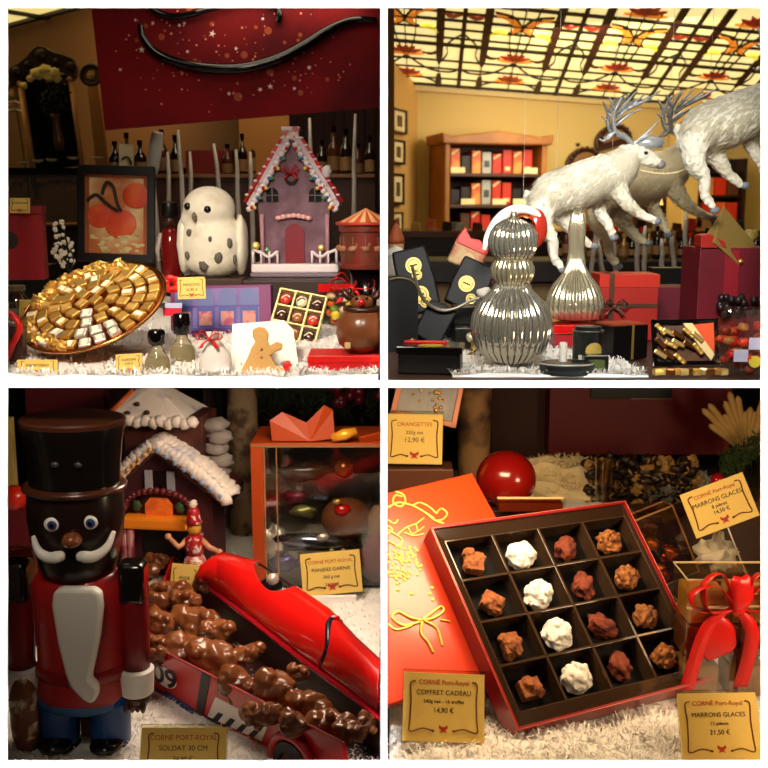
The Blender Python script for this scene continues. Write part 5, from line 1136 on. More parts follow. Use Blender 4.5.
t.part('hub', MB().add(ring3(15, 8) + ring3(5, 11), [(i, (i + 1) % 30, (i + 1) % 30 + 30, i + 30) for i in range(30)] + [tuple(range(30, 60))]), m('hub_dark', (70, 20, 24), .3, .3), parent=wl)
t.part('wheel_arch', MB().tube([sd(wx + 33 * math.cos(PI * i / 16), wz + 33 * math.sin(PI * i / 16), 5) for i in range(17)], 5.5, 10), CR, smooth=True)
t.part('rim_line', MB().tube([mm(A1 + Vector((0, 0, .001))), mm(B1 + Vector((0, 0, .001)))], 1.2, 6), m('rim_pink', (206, 90, 90), .3), smooth=True)
# chocolates
random.seed(77)
cl_0 = [(150, 600, 14), (170, 590, 15), (160, 621, 15), (186, 599, 13), (196, 618, 19), (183, 650, 21), (158, 645, 14), (212, 655, 22), (236, 683, 20), (250, 650, 11), (240, 655, 13), (275, 688, 22), (262, 712, 16), (309, 705, 20), (330, 722, 18), (350, 730, 14), (366, 722, 12), (142, 570, 13), (158, 560, 10), (150, 655, 12), (298, 672, 11), (205, 584, 9), (218, 628, 13), (292, 722, 15)]
CHB = m('bear_choc', (136, 80, 42), .3, coat=.3, bump=(60, .4), mix=((112, 60, 30), 30, .4, .6))
cl_ = [(a, b, r * 1.22) for a, b, r in cl_0]
for i, (px, py, r) in enumerate(cl_):
    pos = hz(px, py, zt - .004 + random.uniform(-.006, .006)); s_ = sc(pos)
    big = r >= 23
    q = T('chocolate_piece', ('large lumpy milk chocolate bear figure heaped in the race car box' if big else 'small milk chocolate lump heaped in the race car box'), 'chocolate', pos, s=s_, group='chocolate bears in the car box' if big else 'chocolate lumps in the car box')
    mb = MB().ball((0, 0, -2), r * .8, r * .75, r * .62, 16, .35, 1.6, i)
    a = random.uniform(-.9, .9) + .5; dx, dz_ = math.cos(a), -math.sin(a)
    mb.ball((dx * r * .75, -r * .25, dz_ * r * .4 + 3), r * .48, n=14, amp=.3, fs=1.6, seed=i + 30)
    mb.ball((-dx * r * .7, -r * .1, -dz_ * r * .35), r * .5, n=14, amp=.3, fs=1.6, seed=i + 50)
    for k in range(5): b_ = random.uniform(0, 2 * PI); mb.ball((math.cos(b_) * r * .62, -r * .5 + random.uniform(-2, 2), math.sin(b_) * r * .5), r * random.uniform(.2, .32), n=10, amp=.3, fs=2, seed=k + i)
    q.single(mb, CHB, rem=max(.8, r * .06), sm=2)
# chocolate slab at the end
# ---- car lid
Lp = [(197, 573), (222, 592), (255, 617), (300, 652), (345, 684), (402, 728)]
Up = [(199, 566), (226, 556), (262, 566), (330, 612), (356, 640), (410, 690)]
zl0, zl1 = zt + .004, zt + .034
def lidp(s_, v):
    q = s_ * 5; i = min(int(q), 4); f_ = q - i
    l = Vector(Lp[i]).lerp(Vector(Lp[i + 1]), f_); u_ = Vector(Up[i]).lerp(Vector(Up[i + 1]), f_)
    a = hz(l.x, l.y, zl0); b = hz(u_.x, u_.y, zl1); return a, b
t = T('race_car_shell', 'glossy red race car body lid leaning on the chocolate filled box', 'lid', lidp(.5, 0)[0], s=.001)
mm = lambda v: (v - t.P) / t.s
def surf(u, v, off=0):
    a, b = lidp(u, v); n = (b - a).cross(Vector((1, -.6, 0))); n = n if n.z > 0 else -n; n.normalize()
    end = min(1, (u * (1 - u) * 16 + .12)) if u < .5 else 1
    bul = .024 * math.sin(PI * min(1, max(0, v))) ** .6 * min(1, end)
    return mm(a.lerp(b, v) + n * (bul + off))
def ck(u, v): return ((u - .445) / .062) ** 2 + ((v - .88) / .45) ** 2 < 1
nu, nv = 220, 70
mb = MB(); vs = [surf(i / nu, j / nv) for j in range(nv + 1) for i in range(nu + 1)]
fs = [(j * (nu + 1) + i, j * (nu + 1) + i + 1, (j + 1) * (nu + 1) + i + 1, (j + 1) * (nu + 1) + i) for j in range(nv) for i in range(nu) if not ck((i + .5) / nu, (j + .5) / nv)]
mb.add(vs, fs); o = t.part('car_body', mb, m('lid_red', (214, 22, 18), .2, coat=.8), smooth=True); md = o.modifiers.new('solid', 'SOLIDIFY'); md.thickness = .003; md.offset = -1
t.part('lower_flange', MB().tube([surf(i / 40, 0) + Vector((-1, -3, -5)) for i in range(41)], 4.2, 10), m('lid_red2', (186, 18, 34), .25, coat=.5), smooth=True)
t.part('dark_groove', MB().tube([surf(i / 40, .1, .0005) for i in range(41)], 2.1, 6), m('groove_dark', (60, 6, 10), .4), smooth=True)
cp = surf(.445, .75) + Vector((0, 0, -6))
t.part('cockpit_rim', MB().tube([surf(.445 + .066 * math.cos(2 * PI * i / 30), min(1, .88 + .47 * math.sin(2 * PI * i / 30)), .001) for i in range(30)], 1.8, 8, True), m('rim_dark', (40, 10, 10), .3), smooth=True)
t.part('cockpit_well', MB().ball(cp + Vector((0, 4, -8)), 16, 13, 12, 16), DK, smooth=True)
t.part('driver_helmet', MB().ball(cp + Vector((2, 0, 2)), 9, n=16, amp=.1, fs=2), m('helmet', (206, 186, 170), .2, .5), smooth=True)
t.part('strap', MB().tube([surf(.70 + .025 * math.sin(j * .4), j / 14, .0018) for j in range(-0, 15)], 4, 8), m('strap_navy', (22, 22, 44), .3), smooth=True)
t.part('side_shade_stripe', MB().tube([surf(.04 + i / 30 * .92, .26, .0004) for i in range(31)], .9, 6), m('lid_line', (160, 10, 30), .3))
t.part('mirror', MB().ball(surf(.68, .9, .006), 7, 4, 3, 12), m('lid_red'), smooth=True)
t.part('white_mark', MB().tube([surf(.56, .8, .001), surf(.585, .45, .001), surf(.60, .75, .001)], .9, 6).tube([surf(.61, .8, .001), surf(.62, .6, .001)], .9, 6), DW)
# ---- ceramic house behind
P = Vector((w(165, 575, .52).x, .52, ZB + .008)); sH = sc(w(165, 500, .52))
t = T('gingerbread_house', 'two tier ceramic gingerbread house with snowy roofs and glowing orange balcony', 'gingerbread house', P, s=sH, yaw=-8)
def ZH(py): return (w(165, py, .52).z - P.z) / sH
HB = m('house_brown', (84, 42, 30), .5, mix=((60, 26, 22), 40, .4, .6)); HP = m('house_plum', (74, 32, 38), .5)
ROOF = m('roof_snow', (232, 218, 206), .5, bump=(90, .8), mix=((180, 176, 190), 26, .55, .7))
t.part('tower', MB().box(-42, 40, 12, 60, ZH(520), ZH(418)), HB, bev=1)
t.part('tower_roof', MB().add([(-62, 0, ZH(424)), (34, 0, ZH(424)), (34, 74, ZH(424)), (-62, 74, ZH(424)), (-32, 24, ZH(394)), (-14, 24, ZH(388)), (-14, 44, ZH(388)), (-32, 44, ZH(394))], [(0, 1, 5, 4), (1, 2, 6, 5), (2, 3, 7, 6), (3, 0, 4, 7), (4, 5, 6, 7), (0, 3, 2, 1)]), ROOF, bev=2)
ic = MB()
for i in range(13): ic.ball((-62 + i * 8, 0, ZH(421) - (i % 2) * 2), 6.5, 5, 6, 10, .4, 2, i)
t.part('tower_icing', ic, ROOF, smooth=True)
for x, zz in ((-14, 403), (-2, 410), (-22, 411), (8, 416)): t.part('chocolate_button', MB().ball((x - 12, 24 * (424 - zz - 5) / 33 - 1, ZH(zz + 4)), 3, 2.4, 2.6, 12), m('button_brown', (70, 44, 34), .3))
t.part('orange_trim', MB().tube([(-56, 3, ZH(419)), (-34, 22, ZH(395))], 2.6, 8), m('trim_orange', (196, 90, 40), .4), smooth=True)
for i in range(5): t.part('chimney_stone', MB().ball((48 + (i % 2) * 4, 30, ZH(430 + i * 12)), 14, 12, 8, 12, .4, 2, i), m('stone_grey', (136, 126, 120), .7), smooth=True)
t.part('front_walls', MB().poly([(-42, 0), (52, 0), (52, ZH(498)), (0, ZH(446)), (-42, ZH(486))], 0, 40), HP)
for sg in (-1, 1):
    e = (-48, ZH(487)) if sg < 0 else (70, ZH(494))
    t.part('gable_roof', MB().poly([(0, ZH(440)), (0, ZH(450)), (e[0], e[1] - 8), (e[0], e[1] + 4)], -14, 50), HB, bev=1)
    ic = MB(); n_ = 13 if sg < 0 else 17
    for i in range(n_):
        q = i / (n_ - 1); ic.ball((e[0] * q, -14, ZH(441) + (e[1] + 2 - ZH(441)) * q + math.sin(q * PI) * 5), 6.5, 5, 7, 10, .45, 2, i + 3); ic.ball((e[0] * q, 10, ZH(439) + (e[1] + 4 - ZH(439)) * q + math.sin(q * PI) * 5), 7, 16, 5, 10, .45, 2, i + 3)
    t.part('roof_icing', ic, ROOF, smooth=True)
    cd = MB()
    for i in range(8): q = (i + .5) / 8; cd.ball((e[0] * q, -19, ZH(446) + (e[1] - ZH(446)) * q + 3), 2.4, 1.6, 2.4, 8)
    t.part('candy_drops', cd, [m('drop_gold', (214, 150, 70), .3), m('drop_blue', (130, 150, 190), .3)][sg > 0], smooth=True)
t.part('window', MB().box(-8, 8, -2, 0, ZH(490), ZH(471)), m('window_night', (30, 14, 16), .2))
for x in (-12, 11): t.part('shutter', MB().box(x - 4, x + 4, -4, -1, ZH(490), ZH(470)), m('shutter', (170, 168, 176), .5), bev=.5)
t.part('balcony_ledge', MB().box(-38, 30, -16, 2, ZH(526), ZH(514)), m('ledge_orange', (240, 130, 24), .45, emit=.12), bev=3)
arch = MB()
for i in range(17): a = PI * i / 16; arch.ball((34 * math.cos(a) - 2, -8, ZH(506) + 18 * math.sin(a)), 3.4, 3.4, 3.4, 8)
t.part('arch', arch, m('arch_red', (110, 36, 40), .4), smooth=True)
t.part('glowing_door', MB().poly([(-16, ZH(514)), (12, ZH(514)), (12, ZH(503)), (7, ZH(497)), (-11, ZH(497)), (-16, ZH(503))], -6, -2), m('door_orange', (226, 104, 30), .5, emit=.25, mix=((190, 70, 20), 60, .4, .6)), bev=.6)
for x in (-24, 21): t.part('candy_wreath', MB().ball((x, -6, ZH(505)), 5, 3, 6, 10, .5, 2, x), m('holly', (60, 84, 50), .5), smooth=True)
for x in (-30, 42, -36):
    t.part('candy_column', MB().tube([(x, -12, 2), (x, -12, ZH(527))], 4, 10), m('column_pink', (176, 110, 110), .4, mix=((120, 40, 50), 50, .45, .55)), smooth=True)
t.part('doorway', MB().box(-20, 34, -3, 0, 4, ZH(530)), m('doorway_dark', (16, 8, 8), .6))
t.part('balcony_lamp', MB().ball((33, -14, ZH(522)), 4, n=12), m('lamp_glow', (255, 180, 60), .4, emit=1.2), smooth=True)
t.part('base_snow', MB().ball((4, 6, 2), 66, 46, 8, 24, .3, 3, 1), ROOF, smooth=True)
# ---- figurine of candy doll
P = w(196, 573, .36); P = hz(196, 588, ZB + .02)
t = T('candy_doll', 'little doll in red and white striped dress with gold hair beside the ceramic house', 'doll', P, s=sc(P))
CW = m('doll_white', (226, 206, 190), .4); CRD = m('doll_red', (170, 24, 34), .35, mix=((226, 200, 186), 110, .54, .6))
t.part('skirt', MB().lathe([(17, 0), (18, 4), (13, 24), (8, 36)], n=24), m('doll_dress', (206, 90, 90), .4, mix=((230, 214, 200), 90, .46, .54)), smooth=True)
t.part('bodice', MB().lathe([(8, 34), (10, 42), (9, 52), (4, 57)], n=20), CRD, smooth=True)
t.part('head', MB().ball((0, 0, 63), 7.5, n=16), m('doll_gold', (236, 170, 60), .4, .3), smooth=True)
t.part('hat', MB().lathe([(9, 68), (7, 72), (6, 80), (3, 85)], n=16), CRD, smooth=True); t.part('pompon', MB().ball((0, 0, 87), 4.5, n=10, amp=.3, fs=2), CW, smooth=True)
for sg in (-1, 1): t.part('arm', MB().tube([(sg * 7, 0, 50), (sg * 15, -4, 44), (sg * 24, -4, 54 if sg < 0 else 40)], [3.4, 3, 2.2], 8).ball((sg * 25, -4, 55 if sg < 0 else 39), 3.4), m('doll_arm', (216, 150, 110), .4), smooth=True)
t.part('lace', MB().tube(spline([(-10, -12, 24), (-4, -16, 8), (4, -18, 20), (10, -14, 10), (14, -12, 26)], 5), 1.4, 6), CW, smooth=True)
T('display_riser', 'snow covered little riser under the candy doll', 'riser', P + Vector((0, 0, -.0195)), s=.001).single(MB().box(-24, 24, -18, 24, 0, 18), SNOW, bev=4)
LN = lambda a, b: [('CORNÉ PORT-ROYAL', 3.6, 30, REDINK), (a, 3.7, 23, INK), (b, 3.7, 12, INK)]
price_tag(hz(182, 600, ZB + .03), 26, 34, [('ANGE', 4, 20, INK)], 'cream tag tucked behind the red car lid at the foot of the doll', k=.5, roll=6, s=sc(P))
# ---- glass gift box with orange ribbon
P = onfl(322, 588, .0); P.y = .50; P.z = ZB + .008; sB = sc(w(322, 500, .5))
def ZG(py): return (w(322, py, .5).z - P.z) / sB
t = T('clear_gift_box', 'clear gift box with wide orange ribbon holding teddy and chocolate figures', 'gift box', P, s=sB)
zt_ = ZG(446)
t.part('clear_panels', MB().box(-68, 90, 0, 76, 2, zt_), GLASS); t.part('base', MB().box(-68, 90, 0, 76, 0, 3), BLACK)
ORG = m('ribbon_orange', (170, 62, 10), .5)
t.part('ribbon_band', MB().box(-69, -57, -1, 0, 0, zt_).box(-69, 91, -1.5, 78, zt_, zt_ + 3), ORG, bev=.4)
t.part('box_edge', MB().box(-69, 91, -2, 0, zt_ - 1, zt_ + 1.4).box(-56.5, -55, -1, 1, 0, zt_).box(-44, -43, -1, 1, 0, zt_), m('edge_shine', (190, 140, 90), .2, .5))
bwm = MB().add([(-48, 6, zt_ + 4), (-50, 8, zt_ + 24), (-38, 12, zt_ + 32), (-14, 8, zt_ + 22), (4, 8, zt_ + 40), (12, 12, zt_ + 34), (14, 8, zt_ + 6), (-10, 4, zt_ + 4)], [(0, 1, 2, 3, 7), (3, 4, 5, 6, 7)])
o = t.part('bow_loop', bwm, ORG, smooth=False); md = o.modifiers.new('solid', 'SOLIDIFY'); md.thickness = .004
bwm = MB().add([(38, 4, zt_ + 8), (92, 6, zt_ + 22), (78, 12, zt_ + 4), (40, 8, zt_ + 3)], [(0, 1, 2, 3)])
o = t.part('bow_tail', bwm, ORG); md = o.modifiers.new('solid', 'SOLIDIFY'); md.thickness = .003
t.part('bow_knot', MB().tube([(12, 0, zt_ + 8), (24, -2, zt_ + 12), (36, 0, zt_ + 15)], [4, 6, 4], 10), m('knot_gold', (240, 164, 40), .35, .3), smooth=True)
def inb(x, y, z): return t.P + t.R @ Vector((x, y, z))
gb_ = t
def inner(name, label, cat, x, y, z, parts):
    q = T(name, label, cat, inb(x, y, z), s=gb_.s)
    for nm, mb, mt in parts: q.part(nm, mb, mt, smooth=True)
inner('chocolate_pudding_figure', 'round brown chocolate pudding with red cherry inside the clear gift box', 'chocolate figure', 24, 30, 64, [('pudding', MB().ball((0, 0, 0), 26, 22, 22, 24), m('pudding', (110, 62, 34), .4)), ('cherry', MB().ball((-3, -16, 14), 9, 7, 6, 14, .3, 2, 1), RED), ('holly_leaf', MB().ball((-8, -20, 24), 5, 3, 3, 8), GOLD)])
inner('shelf_insert', 'dark shelf inside the clear gift box carrying the chocolate pudding', 'insert', 10, 30, 36, [('board', MB().box(-60, 60, -20, 24, 0, 4), BLACK)])
inner('silver_boat', 'shiny silver blue wrapped shape lying inside the clear gift box', 'sweet', -6, 10, 46, [('shell', MB().lathe([(0, -46), (5, -40), (8, -10), (7, 20), (0, 44)], n=18, M=Matrix.Rotation(rad(94), 4, 'Y')), m('steel_foil', (110, 120, 150), .15, 1)), ('crest', MB().ball((8, -6, 6), 7, 3, 4, 10, .5, 2, 2), SILVER)])
inner('teddy_biscuit', 'small white bear shaped biscuit above the price tag', 'biscuit', 16, 4, 8, [('body', MB().ball((0, 0, 10), 9, 5, 11, 14).ball((0, 0, 24), 7, 5, 6, 12).ball((-6, 0, 30), 2.6, n=8).ball((6, 0, 30), 2.6, n=8), m('bear_white', (206, 186, 140), .6)), ('base', MB().box(-14, 14, -4, 6, -4, 4), m('bear_base', (170, 140, 80), .6))])
inner('blue_foil_sweet', 'blue foil sweet at the lower left inside the clear gift box', 'sweet', -40, 12, 22, [('sweet', MB().ball((0, 0, 0), 15, 8, 9, 14, .4, 2, 3), m('foil_blue', (60, 60, 130), .25, .8))])
inner('pink_foil_sweet', 'dim pink foil sweet at the upper left inside the clear gift box', 'sweet', -28, 34, 86, [('sweet', MB().ball((0, 0, 0), 12, 8, 7, 12, .4, 2, 5), m('foil_pink', (110, 30, 50), .35, .4)), ('leaf', MB().ball((8, -6, -14), 14, 5, 6, 10, .8, 2, 8), m('foil_green', (120, 120, 70), .35, .6))])
inner('maroon_bag', 'maroon fabric bag at the lower right inside the clear gift box', 'bag', 62, 14, 4, [('bag', MB().ball((0, 0, 22), 24, 12, 26, 18, .3, 2, 6), m('bag_maroon', (96, 18, 36), .6))])
inner('amber_bauble', 'amber bauble near the top inside the clear gift box', 'bauble', 22, 30, 118, [('ball', MB().ball((0, 0, 0), 11, n=16), m('bauble_amber', (120, 60, 20), .25, .6))])
inner('chocolate_log', 'dark chocolate log near the top left inside the clear gift box', 'chocolate figure', -20, 40, 112, [('log', MB().ball((0, 0, 0), 26, 10, 10, 16, .4, 2, 9), DCHOC)])
inner('cream_figure', 'pale brown figure at the right edge inside the clear gift box', 'figurine', 58, 24, 60, [('body', MB().ball((0, 0, 0), 13, 9, 20, 14, .2, 2, 7), m('fig_pale', (130, 96, 66), .5))])
inner('crumpled_foil', 'crumpled clear silver wrap at the left inside the clear gift box', 'foil', -50, 14, 44, [('foil', MB().ball((0, 0, 0), 13, 8, 18, 12, .9, 2, 12), SILVER)])
# tags
price_tag(hz(333, 594, ZB + .02), 60, 42, [('CORNÉ PORT-ROYAL', 4.6, 31, REDINK), ('PANIERS GARNIS', 5.2, 23, INK), ('360 g net', 4.4, 16, INK), ('34,90 €', 4.6, 8, INK)], 'cream price tag standing in the snow before the clear gift box', roll=-5, tilt=-16)
T('display_riser', 'low snowy riser under the tag before the clear gift box', 'riser', hz(333, 594, ZB + .02) + Vector((0, 0, -.0195)), s=.001).single(MB().box(-36, 36, -4, 12, 0, 18), SNOW, bev=3)
price_tag(onfl(182, 776), 86, 46, [('CORNÉ PORT-ROYAL', 7, 34, REDINK), ('SOLDAT 30 CM', 7.2, 24, INK), ('24,90 €', 6.4, 14, INK)], 'cream price tag of the soldier in the front snow beside the nutcracker', tilt=-26, s=sc(onfl(182, 776)))
# background
def dimbox(px, py, Y, x0, x1, dp, h_, label, mat, name='carton', **k):
    q = T(name, label, 'box', w(px, py, Y), **k); q.single(MB().box(x0, x1, 0, dp, (ZB + .002 - q.P.z) / q.R[2][2], h_), mat, bev=.6)
t = T('fir_garland', 'dark fir garland across the top behind the orange bow', 'garland', w(310, 400, .86))
random.seed(50); g = MB()
for i in range(1900):
    c = Vector((random.uniform(-92, 120), random.uniform(-14, 14), random.gauss(10, 15) + (8 if i % 3 else 0))); d = Vector((random.uniform(-1, 1), random.uniform(-.8, .5), random.uniform(-1, .6))).normalized() * random.uniform(7, 13); n_ = d.cross(Vector((0, 1, .3))).normalized() * .7
    g.add([c - n_, c + n_, c + d], [(0, 1, 2)])
t.part('needles', g, GREEN, kind='stuff')
t.part('stem', MB().tube([(-92, 2, 14), (0, 2, 10), (120, 2, 16)], 3, 8), WOOD)
for i in range(14): t.part('berry', MB().ball((random.uniform(20, 90), -15, random.uniform(0, 26)), 5.5, n=12), m('berry_crimson', (96, 10, 26), .3, coat=.4), smooth=True)
t.part('hanging_hook', MB().box(-2, 2, 0, 3, 14, (ZT - .009 - t.P.z) / t.s), BLACK)
dimbox(62, 446, .72, -34, 44, 20, 70, 'blurred maroon carton behind the top of the nutcracker hat', m('dim_maroon', (104, 26, 34), .6))
dimbox(28, 560, .5, -40, 20, 30, 64, 'dark red carton left behind the nutcracker shoulder', m('dim_maroon2', (110, 20, 28), .6))
dimbox(12, 505, .66, -20, 4, 10, 86, 'tall cream card at the far left edge behind the nutcracker', m('tall_cream', (226, 196, 110), .5), name='cream_card')
dimbox(24, 560, .75, -8, 18, 20, 170, 'tall black panel between cream card and nutcracker hat', BLACK, name='black_panel')  # plain upright black panel behind the hat
T('red_ornament', 'red ball ornament at the left edge beside the nutcracker eyes', 'ornament', w(14, 498, .48)).single(MB().ball((0, 0, 0), 13, n=20), m('orn_glow', (206, 40, 16), .3, coat=.5), smooth=True)
dimbox(22, 512, .47, -30, 18, 16, 4, 'dark red block under the ornament beside the nutcracker face', m('dim_maroon2'))
t = T('brown_jar', 'glass jar with brown sweets at the left edge below red carton', 'jar', w(18, 590, .3)); t.part('glass', MB().lathe([(20, 0), (22, 4), (22, 34), (16, 40)], n=20), film('jar_film', (200, 190, 170), .8), smooth=True); t.part('contents', MB().lathe([(18, 1), (20, 4), (20, 26), (0, 28)], n=20, ), m('jar_brown', (120, 70, 34), .4), smooth=True)
T('display_riser', 'dark riser under the brown jar at the left edge', 'riser', Vector((w(18, 590, .3).x, .3, ZB + .002)), s=.001).single(MB().box(-50, 40, -20, 60, 0, (w(18, 590, .3).z - ZB) * 1000 - 4), DARK, bev=2)
t = T('birch_log', 'pale upright log with bark between the ceramic house and clear gift box', 'log', w(246, 560, .78)); t.single(MB().lathe([(16, (ZB - t.P.z) / t.R[2][2]), (15, 40), (16, 90), (14, 150)], n=24), m('birch', (150, 124, 92), .8, mix=((84, 60, 40), 30, .45, .6)), smooth=True)
t = T('grey_drape', 'grey lilac gathered drape behind the ceramic house roof', 'drape', w(228, 560, .95)); t.single(MB().grid(lambda a, b: (-20 + 34 * a, 3 * math.sin(a * 26), -60 + 210 * b), 30, 2), m('drape_grey', (70, 58, 58), .8), smooth=True)
t = T('chocolate_log', 'textured dark chocolate log in the snow at the lower left edge', 'chocolate', onfl(24, 752)); t.part('log', MB().ball((0, 10, 30), 15, 14, 42, 20, .2, 3, 2), m('log_choc', (112, 66, 38), .5, bump=(60, .9), mix=((226, 200, 170), 40, .52, .6)), smooth=True)
# black base blocks beside shoulders
# ================================================================== LOWER RIGHT
SIDE[:] = [1, ZB + .001]
# ---- truffle box on its tilted plane
Pn = Vector((.235, -.612, .755)).normalized()
P0 = w(518, 730, .03)
def onpl(px, py, off=0.0):
    r = ray(px, py); k = (P0 + Pn * off - C).dot(Pn) / r.dot(Pn); return C + r * k
c00, c10, c11, c01 = onpl(430, 527), onpl(625, 501), onpl(713, 679), onpl(518, 730)
t = T('truffle_box', 'dark box with red sides divided into sixteen cells of truffles', 'chocolate box', c01, s=.001)
mm = lambda v: (v - t.P) * 1000
def B(u, v, h): return mm((c00 * (1 - u) + c10 * u) * (1 - v) + (c01 * (1 - u) + c11 * u) * v + Pn * h / 1000)
D = 32
def hexa(u0, u1, v0, v1, h0, h1): return MB().add([B(u, v, h) for h in (h0, h1) for v in (v0, v1) for u in (u0, u1)], [(0, 2, 3, 1), (4, 5, 7, 6), (0, 1, 5, 4), (2, 6, 7, 3), (0, 4, 6, 2), (1, 3, 7, 5)])
BXR = m('box_red_edge', (140, 18, 22), .35, coat=.3); CELL = m('cell_black', (9, 6, 5), .6, spec=.15)
e = .012
for a in ((0, 1, 0, e), (0, 1, 1 - e, 1), (0, e, 0, 1), (1 - e, 1, 0, 1)): t.part('side_wall', hexa(*a, -D, 0), BXR, bev=.5)
t.part('bottom', hexa(0, 1, 0, 1, -D - 2, -D), BXR)
t.part('tray_floor', hexa(e, 1 - e, e, 1 - e, -D, -D + 1), CELL)
u0, u1, v0, v1 = .05, .98, .07, .925
t.part('tray_margin', MB().add([B(u, v, h) for h in (-3,) for u, v in ((e, e), (1 - e, e), (1 - e, 1 - e), (e, 1 - e))] + [B(u, v, -7) for u, v in ((u0, v0), (u1, v0), (u1, v1), (u0, v1))], [(0, 1, 5, 4), (1, 2, 6, 5), (2, 3, 7, 6), (3, 0, 4, 7)]), m('margin_brown', (44, 29, 18), .2, coat=.5))
for k in range(5):
    uu = u0 + (u1 - u0) * k / 4; vv = v0 + (v1 - v0) * k / 4
    t.part('divider', hexa(uu - .006, uu + .006, v0, v1, -D, -7), m('divider', (62, 44, 30), .12, coat=.8), bev=.4)
    t.part('divider', hexa(u0, u1, vv - .006, vv + .006, -D, -7), m('divider'), bev=.4)
t.part('rim_line', MB().tube([B(0, 0, .3), B(1, 0, .3), B(1, 1, .3), B(0, 1, .3)], .7, 6, True), m('rim_light', (196, 96, 70), .25))
kinds = ['cocoa', 'white', 'russet', 'nut']
TM_ = {'cocoa': m('truffle_cocoa', (158, 92, 48), .9, bump=(130, 1), mix=((118, 64, 32), 60, .4, .65)), 'white': m('truffle_sugar', (238, 232, 220), .8, bump=(110, 1), mix=((150, 130, 110), 70, .58, .7)),
       'russet': m('truffle_russet', (126, 56, 30), .85, bump=(130, 1), mix=((90, 34, 20), 60, .4, .65)), 'nut': m('truffle_nut', (166, 102, 46), .7, bump=(110, 1), mix=((104, 54, 22), 80, .42, .6))}
wordk = {'cocoa': 'cocoa dusted brown', 'white': 'sugar dusted white', 'russet': 'reddish brown', 'nut': 'nut crusted golden'}
ex_ = (c10 - c00).normalized(); ey_ = Pn.cross(ex_).normalized(); RB = Matrix((ex_, ey_, Pn)).transposed()
random.seed(88)
for r_ in range(4):
    for c_ in range(4):
        u = u0 + (u1 - u0) * (c_ + .5) / 4; v = v0 + (v1 - v0) * (r_ + .52) / 4; kd = kinds[c_]
        pos = t.P + B(u, v, -D + 12) / 1000
        q = T('truffle', '%s truffle, %s one down in its column of the sixteen cell box' % (wordk[kd], ['first', 'second', 'third', 'lowest'][r_]), 'truffle', pos, group='%s truffles' % wordk[kd], s=.001)
        an = random.uniform(0, PI); q.R = (RB @ Matrix.Rotation(an, 3, 'Z')) * .001
        rr = 20 if kd == 'white' else 18
        mb = MB()
        if kd in ('cocoa',) :
            mb.box(-rr * .72, rr * .72, -rr * .6, rr * .6, -8, 7)
            for i in range(9): mb.ball((random.uniform(-.6, .6) * rr, random.uniform(-.45, .45) * rr, random.uniform(-3, 5)), rr * random.uniform(.35, .5), n=10, amp=.5, fs=2, seed=i + r_ * 9)
        elif kd == 'nut':
            mb.ball((0, 0, 0), rr * .85, rr * .8, rr * .75, 18, .5, 2, r_)
            for i in range(26):
                d = Vector((random.gauss(0, 1), random.gauss(0, 1), abs(random.gauss(0, 1)))).normalized(); mb.ball(d * rr * .82, random.uniform(2, 4), n=8, amp=.5, fs=2, seed=i)
        elif kd == 'white':
            mb.ball((0, 0, 0), rr, rr * .88, rr * .75, 24, .35, 2, r_ + 5)
            for i in range(16):
                d = Vector((random.gauss(0, 1), random.gauss(0, 1), abs(random.gauss(0, 1)))).normalized(); mb.ball(d * rr * .78, random.uniform(3, 5), n=8, amp=.5, fs=2, seed=i)
        else:
            mb.ball((0, 0, 0), rr, rr * .72, rr * .75, 20, .55, 1.8, r_ + 20).ball((3, 2, 4), rr * .6, rr * .6, rr * .5, 14, .4, 2, r_)
        q.single(mb, TM_[kd], rem=.9, sm=2)
# ---- lid
off = -.032
q00, q10, q01 = onpl(388 - 40, 502, off), onpl(472, 473, off), onpl(388 + 30, 720, off)
exl = (q10 - q00).normalized(); eyl = Pn.cross(exl).normalized()
Pl = q10
t = T('box_lid', 'orange red box lid with gold scroll ornament lying under the truffle box', 'box lid', Pl, s=.001)
t.R = Matrix((exl, -eyl, Pn)).transposed() * .001   # x along the top edge, y down the face, z out
t.R = Matrix((exl, -eyl, Pn)).transposed() * .001
LID = m('lid_orange', (222, 58, 16), .3, coat=.25)
HL = 262
t.part('lid_body', MB().box(-290, 0, 0, HL, -14, 0), LID, bev=1.2)
def lp(px, py, h=.6):
    q = onpl(px, py, off) - Pl; return (q.dot(exl) * 1000, -q.dot(eyl) * 1000, h)
GT = m('gilt_print', (246, 204, 92), .3, .5)
def curve(pts, r=1.5, k=7): return MB().tube(spline([lp(*p) for p in pts], k), r, 6)
orn = [([(402, 497), (395, 496), (393, 503), (400, 507), (405, 502), (403, 495), (395, 492)], 1.6), ([(388, 508), (398, 503), (412, 506), (425, 513), (434, 519)], 1.7), ([(434, 521), (442, 520), (447, 514), (441, 509), (436, 514)], 1.5), ([(412, 506), (420, 503), (430, 508), (436, 514)], 1.3), ([(425, 513), (435, 521), (444, 524)], 1.5),
       ([(388, 541), (398, 546), (402, 540), (394, 534), (388, 530)], 1.4), ([(396, 536), (406, 528), (416, 524), (424, 518)], 1.2), ([(404, 533), (414, 536), (424, 534)], 1.2), ([(408, 528), (412, 534), (420, 530)], 1.0), ([(416, 524), (418, 531), (424, 527)], 1.0), ([(388, 534), (392, 530), (388, 526)], 1.2), ([(388, 520), (394, 524), (398, 520)], 1.2)]
mb = MB()
for pts, r in orn: mb.v += (x := curve(pts, r)).v if False else []
for pts, r in orn:
    c_ = curve(pts, r); b = len(mb.v); mb.v += c_.v; mb.f += [tuple(i + b for i in f) for f in c_.f]
t.part('gold_scrolls', mb, GT, smooth=True)
mb = MB(); random.seed(3)
for i in range(95):
    a = random.uniform(0, 2 * PI); rr = random.uniform(0, 1) ** .5; p = lp(404 + 18 * rr * math.cos(a), 565 + 21 * rr * math.sin(a), .4); mb.ball(p, 2.1, 2.1, 1, 8)
